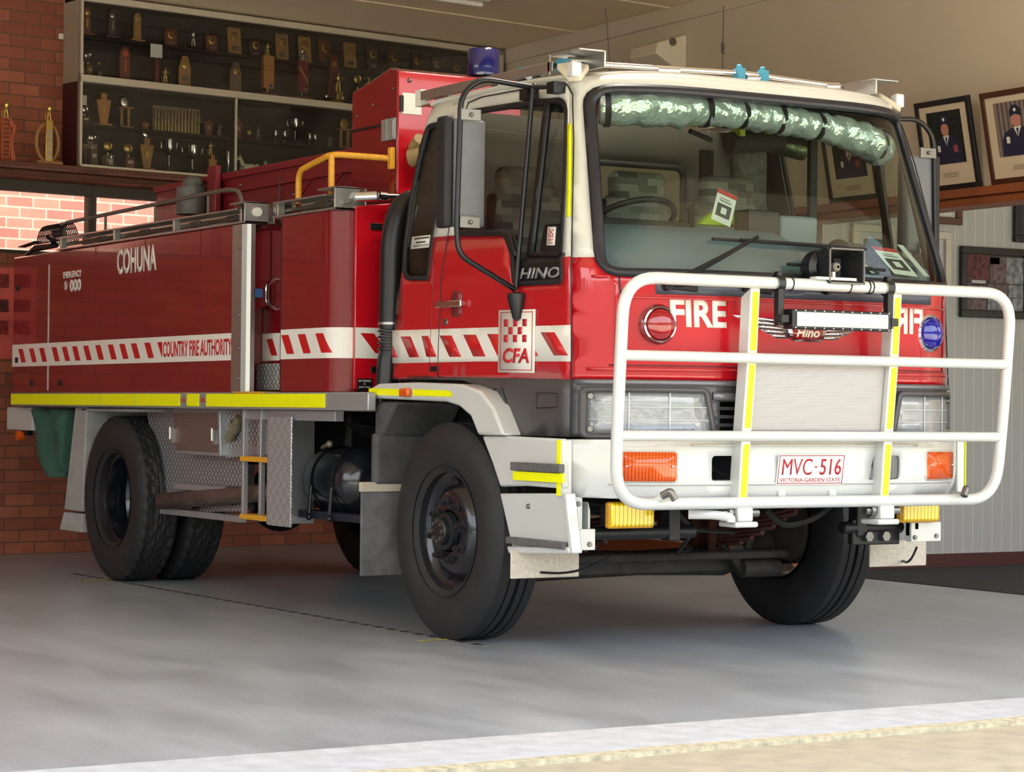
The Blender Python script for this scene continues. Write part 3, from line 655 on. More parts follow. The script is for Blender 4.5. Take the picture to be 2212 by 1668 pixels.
R('coffin', 395, U0, .1, .235, 'coffin shaped oak plaque with gold seal, left one of two', OAK, group='coffin shaped plaques', v=180)
R('coffin', 505, U0, .1, .235, 'coffin shaped grey plaque with gold seal, right one of two', mat('grey_oak', (128, 104, 82), .5), group='coffin shaped plaques', v=180)
def blockfig(u, wood, bs, lb, diag=False, hh=.25, met=GOLD):
    s, _ = ob(u, 190, -.175); t = T('figurine_trophy', s, U0, lb, d=-.175); base(t, .15, .02, bs, .05)
    m = MB(); m.tube([(0, 0, .02), (0, 0, .055)], .008, 8); m.obj('stem', met, t); board(t, [(-.045, .055), (.05, .055), (.05, .055+hh), (-.045, .055+hh)], wood, .02, .04, 'block')
    if diag: board(t, [(-.04, .23), (-.04, .26), (.045, .15), (.045, .12)], OAK, -.0205, .003, 'diagonal_band')
    plate(t, .02, .075, .03, .02, BLU if not diag else SILV, -.0205); figure(t, .055+hh, .1, met); return t
blockfig(577, mat('orange_oak', (196, 134, 70), .4, noise=.2), WALN, 'gold figurine on a tall orange timber block')
blockfig(652, MARN, WALN, 'silver figurine on a tall maroon block with diagonal band', True, .24, SILV)
s_, _ = ob(722, 200, -.15); t = T('tapered_trophy', s_, U0, 'maroon pointed trophy with gold figurine in front', d=-.15); board(t, [(-.055, .05), (.055, .05), (.03, .36), (0, .39), (-.03, .36)], MARN, .02, .02); base(t, .12, .02, OAK, .04)
m = MB(); m.tube([(0, .005, .02), (0, .005, .06)], .01, 8); m.obj('stem', GOLD, t); disc((0, 0, .31), .02, .004).obj('medallion', GOLD, t); sub = figure(t, .09, .15, GOLD); sub.location.y = -.05
m = MB(); m.box((-.03, -.08, .02), (.03, -.02, .09)); m.obj('pedestal', GOLD, t, bev=.006)
R('goblet', 704, U0, .04, .06, 'small glass goblet left of the maroon pointed trophy', met=SILV, d=-.17, v=220); R('goblet', 740, U0, .04, .06, 'small glass goblet right of the maroon pointed trophy', met=SILV, d=-.17, v=220)
R('disc', 772, U0, .07, .3, 'dark trophy with round medal partly behind the tower locker', DWALN, v=200); R('fig', 795, U0, .07, .24, 'gold figurine showing above the sloping tower locker roof', DWALN, GOLD, v=200, d=-.175)
R('fig', 857, U0, .07, .24, 'gold figurine head just above the tower locker top', DWALN, GOLD, v=200, d=-.175)
# lower compartment, middle shelf
R('disc', 182, L1, .06, .15, 'silver disc trophy at the far left of the lower middle shelf', DWALN, SILV, v=240)
R('card', 180, L1, .05, .22, 'pale card behind the leftmost disc trophy', DWALN, d=-.05, v=240)
R('vase', 222, L1, .115, .24, 'orange fan shaped wooden trophy on the lower middle shelf', mat('orange_oak', (196, 134, 70), .4), v=240)
R('col', 270, L1, .1, .235, 'pale twin column trophy with oval medal', OAK, SILV, v=250)
R('vase', 312, L1, .07, .07, 'small red shield trophy above the tall oak trophy', WALN, v=270)
for i in range(14):
    s, _ = ob(334+i*7.2, 262, -.09)
    t = T('bell_award', s, L1+.004, 'small pale bell shaped award in the two tier rack', 'row of bell awards in the rack'); t['category'] = 'award'
    m = MB(); m.lathe([(.012, 0), (.011, .06), (.005, .075), (.009, .09), (0, .095)], (0, 0, 0), (0, 0, 1), 8); m.obj('body', mat('pale_brass', (180, 160, 112), .4, metal=.5), t)
    t = T('bell_award', s, L1+.106, 'small dark bell shaped award on the rack\'s upper tier', 'upper row of bell awards in the rack'); t['category'] = 'award'
    m = MB(); m.lathe([(.012, 0), (.011, .05), (.005, .06), (.009, .075), (0, .08)], (0, 0, 0), (0, 0, 1), 8); m.obj('body', mat('dull_brass', (150, 134, 104), .4, metal=.5), t)
s0_, _ = ob(330, 262, -.06); s1_, _ = ob(432, 262, -.06)
t = T('award_rack', (s0_+s1_)/2, L1, 'pale two tier rack holding two rows of bell awards', d=-.06, cat='rack'); w_ = s1_-s0_
m = MB(); m.box((-w_/2, .005, 0), (w_/2, .02, .2)); m.obj('back_board', mat('rack_oak', (150, 130, 96), .6), t); m = MB(); m.box((-w_/2, -.05, .098), (w_/2, .005, .103)); m.obj('tier_shelf', mat('rack_oak', (150, 130, 96), .6), t)
R('vase', 448, L1, .08, .13, 'red shield trophy with silver figure left of the glass door edge', WALN, SILV, v=280); R('fig', 474, L1, .05, .11, 'small dark figurine left of the glass door edge', DWALN, DSTEEL, v=280)
R('vase', 512, L1, .08, .16, 'red pointed trophy just at the glass door edge', WALN, GOLD, v=280); R('box', 537, L1, .05, .09, 'small dark medal block right of the glass door edge', DWALN, GOLD, v=290); R('fig', 558, L1, .05, .11, 'small grey figurine above the white horse', DWALN, DSTEEL, v=290)
for i, u in enumerate((594, 614, 668, 680)): R('goblet', u, L1, .05, .095, ['silver tumbler, leftmost of the pair left of the big silver urn', 'silver tumbler directly left of the big silver urn', 'silver tumbler directly right of the big silver urn', 'silver tumbler, rightmost beside the big silver urn'][i], met=SILV, group='silver tumblers around the urn', v=300)
R('cup', 637, L1, .14, .2, 'big silver lidded urn between silver tumblers', met=SILV, v=300); R('fig', 713, L1, .04, .1, 'small dark figurine left of the striped column trophy', DWALN, DSTEEL, v=310)
R('col', 743, L1, .11, .24, 'oak and walnut column trophy beside the tower locker', OAK, GOLD, v=320)
# lower compartment, bottom shelf
R('vase', 192, L0, .12, .2, 'grey V shaped trophy with silver wreath at the bottom left', mat('grey_oak', (128, 104, 82), .5), SILV, v=340); R('disc', 199, L0, .06, .27, 'silver wreath medal trophy in front of the V shape', DWALN, SILV, d=-.19, v=340)
R('disc', 233, L0, .07, .215, 'gold ring trophy on grey block, left one', mat('grey_oak', (128, 104, 82), .5), GOLD, group='ring trophies on the bottom shelf', v=340)
R('disc', 277, L0, .07, .21, 'gold ring trophy on red labelled block, right one', WALN, GOLD, group='ring trophies on the bottom shelf', v=340)
R('vase', 315, L0, .115, .24, 'tall light oak fan trophy with disc on top', OAK, v=340); s_, _ = ob(314, 300, -.1); t = T('small_disc_trophy', s_, L0+.2415, 'silver rosette disc standing on the tall light oak fan trophy'); disc((0, 0, .035), .03, .01).obj('medallion', SILV, t); m = MB(); m.box((-.006, -.006, 0), (.006, .004, .012)); m.obj('stem', SILV, t)
R('fig', 239, L0, .05, .1, 'small silver figurine before the grey ring trophy', DWALN, SILV, d=-.17, v=350)
R('cup', 365, L0, .13, .25, 'silver two handled cup on black plinth, left of the wide cup', met=SILV, v=340); R('cup', 415, L0, .17, .22, 'wide shallow silver cup with large looping handles', met=SILV, v=345)
R('vase', 457, L0, .075, .16, 'orange tapered trophy right of the wide silver cup', mat('orange_oak', (196, 134, 70), .4), v=350); s_, _ = ob(455, 300, -.1); t = T('figurine', s_, L0+.1615, 'gold ladder figurine on the orange tapered trophy', cat='figurine'); figure(t, 0, .1, GOLD)
R('goblet', 492, L0, .05, .2, 'tall slim silver beaker left of the glass door edge', met=SILV, v=360)
R('goblet', 572, L0, .06, .15, 'dark silver goblet right of the white horse', met=DSTEEL, v=350)
s_, _ = ob(652, 340, -.1); t = T('clock_award', s_, L0, 'round silver faced clock award above the red truck deck'); base(t, .2, .03, DWALN, .04); disc((0, 0, .12), .085, .02, 24).obj('wooden_surround', DWALN, t); disc((0, -.022, .12), .06, .006, 24).obj('dial', SILV, t)
R('fig', 612, L0, .06, .12, 'small pale figurine left of the clock award', DWALN, PAPER, v=350, d=-.18)
# white horse figurine
s_, _ = ob(536, 345, -.1); t = empty('horse_figurine', WBK(s_, L0+.001, -.1), 'small white horse figurine standing in the cabinet', 'figurine'); t.rotation_euler.z = A_B
m = MB()
m.tube([(-.045, 0, .098), (-.02, 0, .094), (.02, 0, .096), (.05, 0, .1)], [.022, .025, .023, .022], 12)
m.tube([(-.048, 0, .105), (-.062, 0, .135), (-.072, 0, .16)], [.02, .015, .012], 10); m.tube([(-.07, 0, .165), (-.085, 0, .155), (-.098, 0, .142)], [.014, .012, .007], 10)
for x_, y_, k_ in ((-.045, -.014, .008), (-.052, .014, -.012), (.05, -.014, .012), (.058, .014, .02)): m.tube([(x_, y_, .09), (x_+k_*.4, y_, .05), (x_+k_, y_, .002)], [.012, .007, .006], 8)
m.tube([(.065, 0, .105), (.085, 0, .118), (.096, 0, .1), (.09, 0, .07)], [.008, .009, .01, .004], 8); m.ball((-.068, -.006, .178), (.003, .003, .008), 6); m.ball((-.068, .006, .178), (.003, .003, .008), 6)
m.obj('body', mat('white_horse_glaze', (226, 216, 186), .5), t)
# trophies on the shelf outside the cabinet
s_, _ = ob(102, 345, -.15); t = empty('loop_trophy', WBK(s_, 2.766, -.15), 'oval loop oak trophy with gold pillar and figurine beside the cabinet', 'trophy'); t.rotation_euler.z = A_B
base(t, .2, .03, OAK, .05); m = MB(); oval = [(.088*math.cos(k*math.pi/14), 0, .165+.135*math.sin(k*math.pi/14)) for k in range(28)]
m.tube(oval, .013, 8, closed=True); m.obj('loop', OAK, t)
m = MB(); m.box((-.028, -.03, .03), (.028, -.012, .32)); m.obj('pillar', GOLD, t, bev=.003); figure(t, .32, .12, GOLD).location.y = -.02
for i in range(7): m = MB(); m.box((-.02, -.034, .05+i*.03), (.02, -.03, .07+i*.03)); m.obj('name_plate', SILV, t)
s_, _ = ob(12, 335, -.15); t = empty('curved_trophy', WBK(s_, 2.766, -.15), 'orange red curved trophy with ladder panel and figurine, left photo edge', 'trophy'); t.rotation_euler.z = A_B
base(t, .2, .012, ORNG, .05); board(t, [(.035, .012), (.075, .012), (.05, .11), (.05, .18), (.075, .25), (.025, .31), (.02, .27), (.045, .24), (.028, .18), (.028, .1)], ORNG, -.0, .02)
m = MB()
m.box((-.04, -.02, .012), (-.033, 0, .31)); m.box((.018, -.02, .012), (.025, 0, .31))
for i in range(9): m.box((-.033, -.018, .03+i*.031), (.018, -.002, .038+i*.031))
m.obj('ladder_panel', ORNG, t); base_f = figure(t, .31, .13, GOLD); m = MB(); m.box((-.035, -.03, .3), (.03, .01, .312)); m.obj('platform', ORNG, t)
# ================================================================ THE FIRE TRUCK  (x forward, origin under the front axle)
TR = empty('fire_truck', (0, 0, 0), 'red and white fire tanker truck with white bull bar, parked in the station', 'fire truck')
def interp(z, T_):
    if z <= T_[0][0]: return T_[0][1]
    for (a, b), (c, d) in zip(T_, T_[1:]):
        if z <= c: return b+(d-b)*(z-a)/(c-a)
    return T_[-1][1]
def W(z): return interp(z, [(1.1, 1.05), (1.7, 1.04), (2.4, .935), (2.53, .905), (2.6, .87)])
def CF(z): return interp(z, [(1.66, 1.30), (1.72, 1.285), (2.53, 1.05), (2.6, .98)])
def F(y, z): w = W(z); return CF(z)-.28*min(1, abs(y)/w)**5
def sp(u, v):
    y = -1.05
    for _ in range(5): q = oy(u, v, y); y = -W(q.z)
    return (q.x, q.z)
def bp(u, v, y=-1.19): q = oy(u, v, y); return (q.x, q.z)
def fp(u, v):
    x = 1.25
    for _ in range(12):
        q = ox(u, v, x); yy = max(-W(q.z), min(W(q.z), q.y)); x = x*.3+F(yy, q.z)*.7
    return (q.y, q.z)
def MS(off=0, sg=-1): return lambda x, z: (x, sg*(W(z)+off), z)
def MY(y): return lambda x, z: (x, y, z)
def fnorm(y, z, FF=F):
    e_ = .004; n = Vector((1, -(FF(y+e_, z)-FF(y-e_, z))/(2*e_), -(FF(y, z+e_)-FF(y, z-e_))/(2*e_))); return n.normalized()
def MF(off=0, FF=F): return lambda y, z: Vector((FF(y, z), y, z))+fnorm(y, z, FF)*off
def px(f, pts): return [f(a, b) for a, b in pts]
def c7(pts): return [(840+a/2.383, 150+b/2.383) for a, b in pts]
# ---- cab side skins
ZR = [(sp(848, 819)), (sp(852, 745)), (sp(866, 600)), (sp(882, 500)), (sp(904, 350)), (sp(919, 272)), (sp(932, 238)), (sp(950, 216))]
top = [sp(1000, 203), sp(1100, 186), sp(1180, 173)]
def cornerx(z): return CF(z)-.28
zt = 2.53
outer = ZR+[(p[0], min(p[1], 2.56)) for p in top]+[(cornerx(zt)-.02, zt)]+[(cornerx(z), z) for z in (2.45, 2.2, 1.95, 1.72, 1.6, 1.4, 1.2)]+[(cornerx(1.2), 1.2), sp(1100, 817), sp(1000, 815)]
outer = [outer[i] for i in range(len(outer)) if i == 0 or (Vector(outer[i])-Vector(outer[i-1])).length > .004]
RW = r2(px(sp, c7([(200, 288), (312, 263), (314, 330), (283, 520), (245, 740), (222, 880), (205, 1080), (92, 1080), (73, 1040), (80, 900), (110, 680), (150, 470)])), .03)
DW = r2(px(sp, c7([(400, 215), (560, 190), (760, 160), (890, 150), (918, 190), (908, 600), (893, 1098), (642, 1110), (634, 960), (596, 850), (345, 852), (350, 700), (375, 400)])), .035)
bl = [sp(860, 521), sp(932, 513), sp(987, 508), sp(1090, 506), sp(1150, 552), sp(1220, 555), (1.12, sp(1220, 555)[1]+.0)]
def zb(x): return interp(x, sorted(bl))
bl2 = [(-.6, bl[0][1])]+bl[1:]
for sg, nm in ((-1, 'right'), (1, 'left')):
    P = dict(holes=[RW, DW], lines=[[p for p in bl2]], step=.07, solid=.02, off=(-1 if sg < 0 else 1))
    o = panel('cab_side', outer, MS(0, sg), RED, TR, keep=lambda x, z: z < interp(x, bl2), label='red lower cab side', **P)
    panel('cab_side', outer, MS(0, sg), TINTW, TR, keep=lambda x, z: z >= interp(x, bl2), label='white upper cab side', **P)
    panel('door_lining', [(min(x, .80), min(z, 2.5)) for x, z in outer], MS(-.028, sg), DKINT, TR, holes=[RW, DW], step=.08, solid=.006)
    # window rubbers and glass
    for hole, gl in ((RW, 'rear_side_window'), (DW, 'door_window')):
        inn = ring2(hole, .016)
        g = panel(gl, hole, MS(-.012, sg), SDG, TR, step=.1, solid=0)
        panel('window_rubber', ring2(hole, -.006), MS(.004, sg), BLKR, g, holes=[inn], step=.08, solid=.02, off=(-1 if sg < 0 else 1))
dwin = [o for o in TR.children if o.name.startswith('door_window')]
for sg, g in ((-1, dwin[0]), (1, dwin[1])):
    ms = MS(.004, sg)
    panel('quarter_light_frame', px(sp, c7([(805, 165), (832, 160), (742, 940), (908, 945), (905, 962), (712, 958)])), ms, BLK, g, step=.06, solid=.018, off=(-1 if sg < 0 else 1))
    pn = panel('black_door_panel', px(sp, c7([(722, 950), (900, 948), (893, 1096), (644, 1106), (636, 960), (600, 858), (560, 846), (640, 846), (668, 950)])), MS(-.004, sg), BLK, g, step=.06, solid=.012, off=(-1 if sg < 0 else 1))
    panel('mirror_corner_trim', px(sp, c7([(345, 846), (600, 850), (640, 960), (660, 960), (630, 840), (575, 826), (350, 826)])), MS(.006, sg), BLK, g, step=.06, solid=.012, off=(-1 if sg < 0 else 1))
bd = [g for g in dwin[0].children if 'black_door' in g.name][0]
A_, B_, C_ = sp(*c7([(672, 1080)])[0]), sp(*c7([(884, 1072)])[0]), sp(*c7([(672, 1024)])[0])
def sideq(A, B, C, off=.003): return lambda a, b: MS(off)(A[0]+(B[0]-A[0])*a+(C[0]-A[0])*b, A[1]+(B[1]-A[1])*a+(C[1]-A[1])*b)
text('badge_lettering', 'HINO', sideq(A_, B_, C_, .002), mat('grey_badge', (170, 172, 174), .3, metal=.5), dwin[0], bold=.03, shear=.25)
# door shut lines, drawn as thin recessed black gaps
def strip2(name, pts, w, mapf, m_, parent, step=.05, solid=.003, off=-1):
    pts = dens(pts, step, False); L_, R_ = [], []
    for i, p in enumerate(pts):
        a = Vector(pts[max(i-1, 0)]); b = Vector(pts[min(i+1, len(pts)-1)]); d = (b-a).normalized(); n = Vector((-d.y, d.x))*w/2
        L_.append(tuple(Vector(p)+n)); R_.append(tuple(Vector(p)-n))
    me = bpy.data.meshes.new(name); n = len(pts)
    me.from_pydata([mapf(*p) for p in L_]+[mapf(*p) for p in R_], [], [(i, i+1, n+i+1, n+i) for i in range(n-1)])
    o = mesh_obj(name, me, m_, parent, angle=60)
    k = o.modifiers.new('solid', 'SOLIDIFY'); k.thickness = solid; k.offset = 0
    return o
for sg in (-1, 1):
    strip2('door_shut_line', px(sp, [(946, 815), (948, 740), (960, 560), (985, 400), (1003, 250), (1012, 222), (1040, 210), (1120, 195), (1190, 182), (1225, 182), (1238, 205), (1240, 300), (1235, 560), (1235, 818)]), .006, MS(.001, sg), BLK, TR)
    strip2('crease_shade', px(sp, [(928, 790), (935, 640), (940, 560)]), .004, MS(.0008, sg), DRED, TR)  # flat darker line: shade of a crease put into colour
# ---- livery band on cab side
BS = [(sp(848, 714)), (sp(848, 785)), (sp(1040, 781)), (sp(1233, 781)), (sp(1233, 702)), (sp(1040, 708))]
band = panel('livery_band', BS, MS(.0015), DECW, TR, step=.08, solid=.001)
for q4 in ([(20, 1420), (47, 1482), (20, 1482)], [(62, 1375), (113, 1375), (158, 1482), (108, 1482)], [(170, 1372), (205, 1372), (248, 1480), (196, 1480)], [(263, 1370), (325, 1370), (375, 1480), (315, 1480)], [(385, 1366), (450, 1366), (500, 1478), (437, 1478)], [(508, 1362), (570, 1362), (622, 1476), (562, 1476)], [(640, 1358), (706, 1358), (772, 1475), (700, 1475)], [(783, 1353), (855, 1353), (925, 1473), (852, 1473)]):
    panel('livery_chevron', px(sp, c7(q4)), MS(.003), DECR, band, step=.08, solid=.001)
# CFA shield
sg_ = c7([(572, 1240), (760, 1236), (755, 1563), (567, 1560)])
A_, B_, C_ = sp(*sg_[3]), sp(*sg_[2]), sp(*sg_[0])
sq = sideq(A_, B_, C_, .005)
def quadmesh(name, rects, f, m_, parent, solid=.001):
    me = bpy.data.meshes.new(name); V, Fc = [], []
    for pts in rects: b = len(V); V += [f(a, c) for a, c in pts]; Fc.append(tuple(range(b, b+len(pts))))
    me.from_pydata(V, [], Fc); o = mesh_obj(name, me, m_, parent); k = o.modifiers.new('solid', 'SOLIDIFY'); k.thickness = solid; k.offset = 0; return o
def rc(a0, a1, b0, b1): return [(a0, b0), (a1, b0), (a1, b1), (a0, b1)]
sh = quadmesh('door_emblem', [rc(0, 1, 0, 1)], sq, DECW, TR, .003)
s2 = sideq(A_, B_, C_, .0075)
quadmesh('emblem_border', [rc(.06, .94, .035, .047), rc(.06, .94, .955, .967), rc(.06, .075, .035, .967), rc(.925, .94, .035, .967)], s2, DECR, sh)
cols = [.16, .29, .42, .545, .67]; ck_ = []
for r_, (cc, b0) in enumerate((((0, 2, 4), .735), ((1, 3), .61), ((0, 2, 4), .485))):
    for c in cc: ck_.append(rc(.155+c*.128, .155+c*.128+.115, b0, b0+.115))
quadmesh('emblem_checks', ck_, s2, DECR, sh)
qc = lambda a, b: s2(.14+a*.72, .15+b*.24)
text('emblem_lettering', 'CFA', qc, DECR, sh, bold=.035, shear=.15)
# door handle, lock, dent line, grab
hx, hz = sp(980, 657)
m = MB(); m.box((hx-.13, -W(hz)-.028, hz-.016), (hx+.11, -W(hz)-.012, hz+.016)); m.box((hx-.12, -W(hz)-.014, hz-.01), (hx-.09, -W(hz)+.01, hz+.01)); m.box((hx+.07, -W(hz)-.014, hz-.01), (hx+.1, -W(hz)+.01, hz+.01))
dh = m.obj('door_handle', CHR, TR, bev=.005)
panel('recess_shade', r2([(hx-.02, hz-.06), (hx+.08, hz-.06), (hx+.08, hz+.06), (hx-.02, hz+.06)], .02), MS(.0012), DRED, dh, solid=.001)  # flat darker sheet: shade of the handle recess put into colour
lx, lz = sp(963, 696); m = MB(); m.lathe([(0, .006), (.016, .006), (.018, 0)], (lx, -W(lz), lz), (0, -1, 0), 14); m.obj('door_lock', DSTEEL, TR)
s_, z_ = sp(937, 797); m = MB(); m.box((s_-.03, -W(z_)-.004, z_-.012), (s_+.03, -W(z_), z_+.012)); m.obj('small_sticker', BLK, TR)
A_, B_, C_ = sp(*c7([(104, 925)])[0]), sp(*c7([(210, 914)])[0]), sp(*c7([(112, 862)])[0]); st = quadmesh('window_sticker', [rc(0, 1, 0, 1)], sideq(A_, B_, C_, -.008), PAPER, TR)
quadmesh('sticker_print', [rc(.15, .85, .75, .88), rc(.25, .7, .42, .55), rc(.15, .85, .15, .2), rc(.15, .85, .27, .3)], sideq(A_, B_, C_, -.006), GRYP, st)
A_, B_, C_ = sp(*c7([(803, 905)])[0]), sp(*c7([(846, 905)])[0]), sp(*c7([(810, 810)])[0]); st = quadmesh('window_sticker', [rc(0, 1, 0, 1)], sideq(A_, B_, C_, -.008), PAPER, TR)
f_ = sideq(A_, B_, C_, -.006)
quadmesh('sticker_checks', [rc(.2+.2*i, .36+.2*i, .78-.08*((i+j) % 2)+.0-.12*j, .85-.08*((i+j) % 2)-.12*j) for i in range(3) for j in range(2)], f_, DECR, st); text('sticker_lettering', 'CFA', lambda a, b: f_(.15+.7*a, .42+.13*b), DECR, st, solid=.0005)
quadmesh('sticker_lines', [rc(.15, .8, .3, .34), rc(.15, .7, .22, .25), rc(.15, .8, .1, .14)], f_, DECR, st)
strip2('reflective_strip', px(sp, [(1231, 268), (1231, 350), (1229, 468)]), .03, lambda x, z: (x+.0, -(W(z)+.003), z), YEL, TR)
# ---- roof
def roofz(x, y):
    w = .905; fx = F(y, 2.53); d = min(1, max(0, (fx-x)/.30)); sd = max(0, 1-(abs(y)/w)**4); rd = min(1, max(0, (x+.30)/.25))
    return 2.525+.075*min(d, 1)**.5*sd**.6*(.4+.6*rd)
me = bpy.data.meshes.new('cab_roof'); nx, ny = 22, 24; V, Fc = [], []
for i in range(nx+1):
    for j in range(ny+1):
        y = -.908+1.816*j/ny; a = i/nx; x1 = F(y*.999, 2.53); x0 = -.27; x = x0+(x1-x0)*(1-(1-a)**1.6); V.append((x, y, roofz(x, y)))
for i in range(nx):
    for j in range(ny): k = i*(ny+1)+j; Fc.append((k, k+1, k+ny+2, k+ny+1))
me.from_pydata(V, [], Fc); ro = mesh_obj('cab_roof', me, TINTW, TR, angle=60)
k = ro.modifiers.new('solid', 'SOLIDIFY'); k.thickness = .015; k.offset = 1
me = me.copy(); me.flip_normals(); me.transform(Matrix.Translation((0, 0, -.035))); o = mesh_obj('headlining', me, mat('headlining', (50, 50, 48), .9), TR); o.data.materials.pop(index=0)
# roof side gutter over doors
for sg in (-1, 1):
    m = MB(); m.tube([(sp(u, v)[0], sg*(W(min(2.56, sp(u, v)[1]))+.004), min(2.555, sp(u, v)[1])) for u, v in ((935, 226), (950, 213), (1000, 202), (1100, 185), (1180, 172))]+[(cornerx(2.53)-.02, sg*.905, 2.535), (cornerx(2.53)+.04, sg*.885, 2.53)], .012, 8); m.obj('roof_gutter', TINTW, TR)
# ---- cab rear wall
def bk(z): return interp(z, sorted([(p[1], p[0]) for p in ZR]))
bw = [(-W(z)+.01, z) for z in (1.25, 1.7, 2.1, 2.4, 2.52)]+[(W(z)-.01, z) for z in (2.52, 2.4, 2.1, 1.7, 1.25)]
rwin = [r2([(.02, 1.93), (.60, 1.93), (.60, 2.32), (.02, 2.32)], .05)]
panel('cab_rear_wall', bw, lambda y, z: (bk(z), y, z), INT, TR, holes=rwin, step=.1, solid=.02)
for h_ in rwin: g = panel('rear_window', h_, lambda y, z: (bk(z)+.005, y, z), WSG, TR, solid=0); panel('window_rubber', ring2(h_, -.02), lambda y, z: (bk(z)+.012, y, z), BLKR, g, holes=[ring2(h_, .01)], solid=.02)
# ---- front skin (red) and windscreen surround
WS0 = [fp(1283, 572), fp(1262, 200)]
zt_, zbm = 2.475, 1.685
def wsoutline(w0, w1, z0, z1, r=.06): return r2([(-w0, z0), (-w0*.5, z0), (0, z0), (w0*.5, z0), (w0, z0), (w1, z1), (w1*.5, z1), (0, z1), (-w1*.5, z1), (-w1, z1)], r, 5)
WSO = wsoutline(.965, .872, zbm-.035, 2.475, .09)
low = [(-W(1.2), 1.2), (0, 1.2), (W(1.2), 1.2), (W(1.5), 1.5), (W(1.722), 1.722)]
full = low+[(W(2.0), 2.0), (W(2.3), 2.3), (W(2.53), 2.53), (0, 2.53), (-W(2.53), 2.53), (-W(2.3), 2.3), (-W(2.0), 2.0), (-W(1.722), 1.722), (-W(1.5), 1.5)]
sl = [[(-1.1, 1.722), (1.1, 1.722)]]
PF = dict(holes=[WSO], step=.05, solid=.015)
fr = panel('front_panel', full, MF(), RED, TR, keep=lambda y, z: z < 1.722, lines=[[(-W(1.722), 1.722), (-.97, 1.722)], [(.97, 1.722), (W(1.722), 1.722)]], label='red front panel', **PF)
panel('windscreen_surround', full, MF(), TINTW, TR, keep=lambda y, z: z >= 1.722, lines=[[(-W(1.722), 1.722), (-.97, 1.722)], [(.97, 1.722), (W(1.722), 1.722)]], **PF)
ws = panel('windscreen', ring2(WSO, .03), MF(-.014), WSG, TR, step=.08, solid=0)
panel('windscreen_rubber', ring2(WSO, -.012), MF(.012), mat('windscreen_rubber', (32, 32, 38), .4), ws, holes=[ring2(WSO, .022)], step=.05, solid=.03)
# ceramic black band low on the glass
lowb = [(-.9, 1.685), (0, 1.685), (.9, 1.685), (.91, 1.74), (0, 1.735), (-.91, 1.74)]
# relief lines on front: opening panel edges
def FO(off): return lambda y, z: MF(off)(y, z)
s_ = fp(1336, 590)[0]
for a in (-abs(s_), abs(s_)):
    strip2('panel_gap', [(a, 1.66), (a+(.01 if a < 0 else -.01), 1.55), (a+(.012 if a < 0 else -.012), 1.26)], .006, MF(.001), BLK, fr)
strip2('panel_gap', [(-.93, 1.262), (-.4, 1.262), (.4, 1.262), (.93, 1.262)], .008, MF(.001), DRED, fr)
panel('ventilation_recess', r2([(-.76, 1.565), (0, 1.565), (.76, 1.565), (.76, 1.63), (0, 1.63), (-.76, 1.63)], .01), MF(.003), mat('slate_vent_panel', (70, 74, 88), .35), TR, step=.05, solid=.004)
strip2('panel_crease', [(-.9, 1.55), (-.4, 1.55), (.4, 1.55), (.9, 1.55)], .01, MF(.004), RED, fr, solid=.008)
strip2('panel_crease', [(-1.0, 1.245), (-.6, 1.245), (0, 1.245), (.6, 1.245), (1.0, 1.245)], .014, MF(.004), RED, fr, solid=.01)
for sg in (-1, 1):
    strip2('corner_pressing', [(sg*.985, 1.64), (sg*.93, 1.64), (sg*.905, 1.6), (sg*.905, 1.3)], .012, MF(.003), RED, fr, solid=.008)
# FIRE lettering, mirror-written on the far side
def fq(A, B, C, off=.002): return lambda a, b: MF(off)(A[0]+(B[0]-A[0])*a+(C[0]-A[0])*b, A[1]+(B[1]-A[1])*a+(C[1]-A[1])*b)
A_, B_, C_ = fp(1448, 706), fp(1569, 709), fp(1446, 645)
text('lettering', 'FIRE', fq(A_, B_, C_), DECW, fr, bold=.035, label='white FIRE lettering')
text('lettering', 'FIRE', fq((-B_[0], B_[1]), (-A_[0], A_[1]), (-B_[0], C_[1]+(B_[1]-A_[1]))), DECW, fr, bold=.035, mirror=True, label='white mirror-written FIRE lettering')
# round lamps
for sg, lm in ((-1, REDL), (1, BLU)):
    y, z = sg*.748, 1.437; c = MF(0)(y, z); n = (fnorm(y, z)*.35+Vector((.65, 0, 0))).normalized()
    m = MB(); m.lathe([(.084, -.02), (.086, .008), (.076, .02), (.07, .012), (.07, -.02)], c, n, 32, True); b_ = m.obj('round_lamp', CHR if sg > 0 else mat('dark_red_bezel', (120, 16, 26), .2, coat=1), TR)
    m = MB(); m.lathe([(.07, .008), (.064, .028), (.045, .042), (.02, .047), (0, .048)], c, n, 28); m.obj('lens', lm, b_)
    if sg < 0: m = MB(); m.lathe([(.077, .012), (.077, .02), (.07, .022), (.07, .012)], c, n, 32, True); m.obj('trim_ring', CHR, b_)
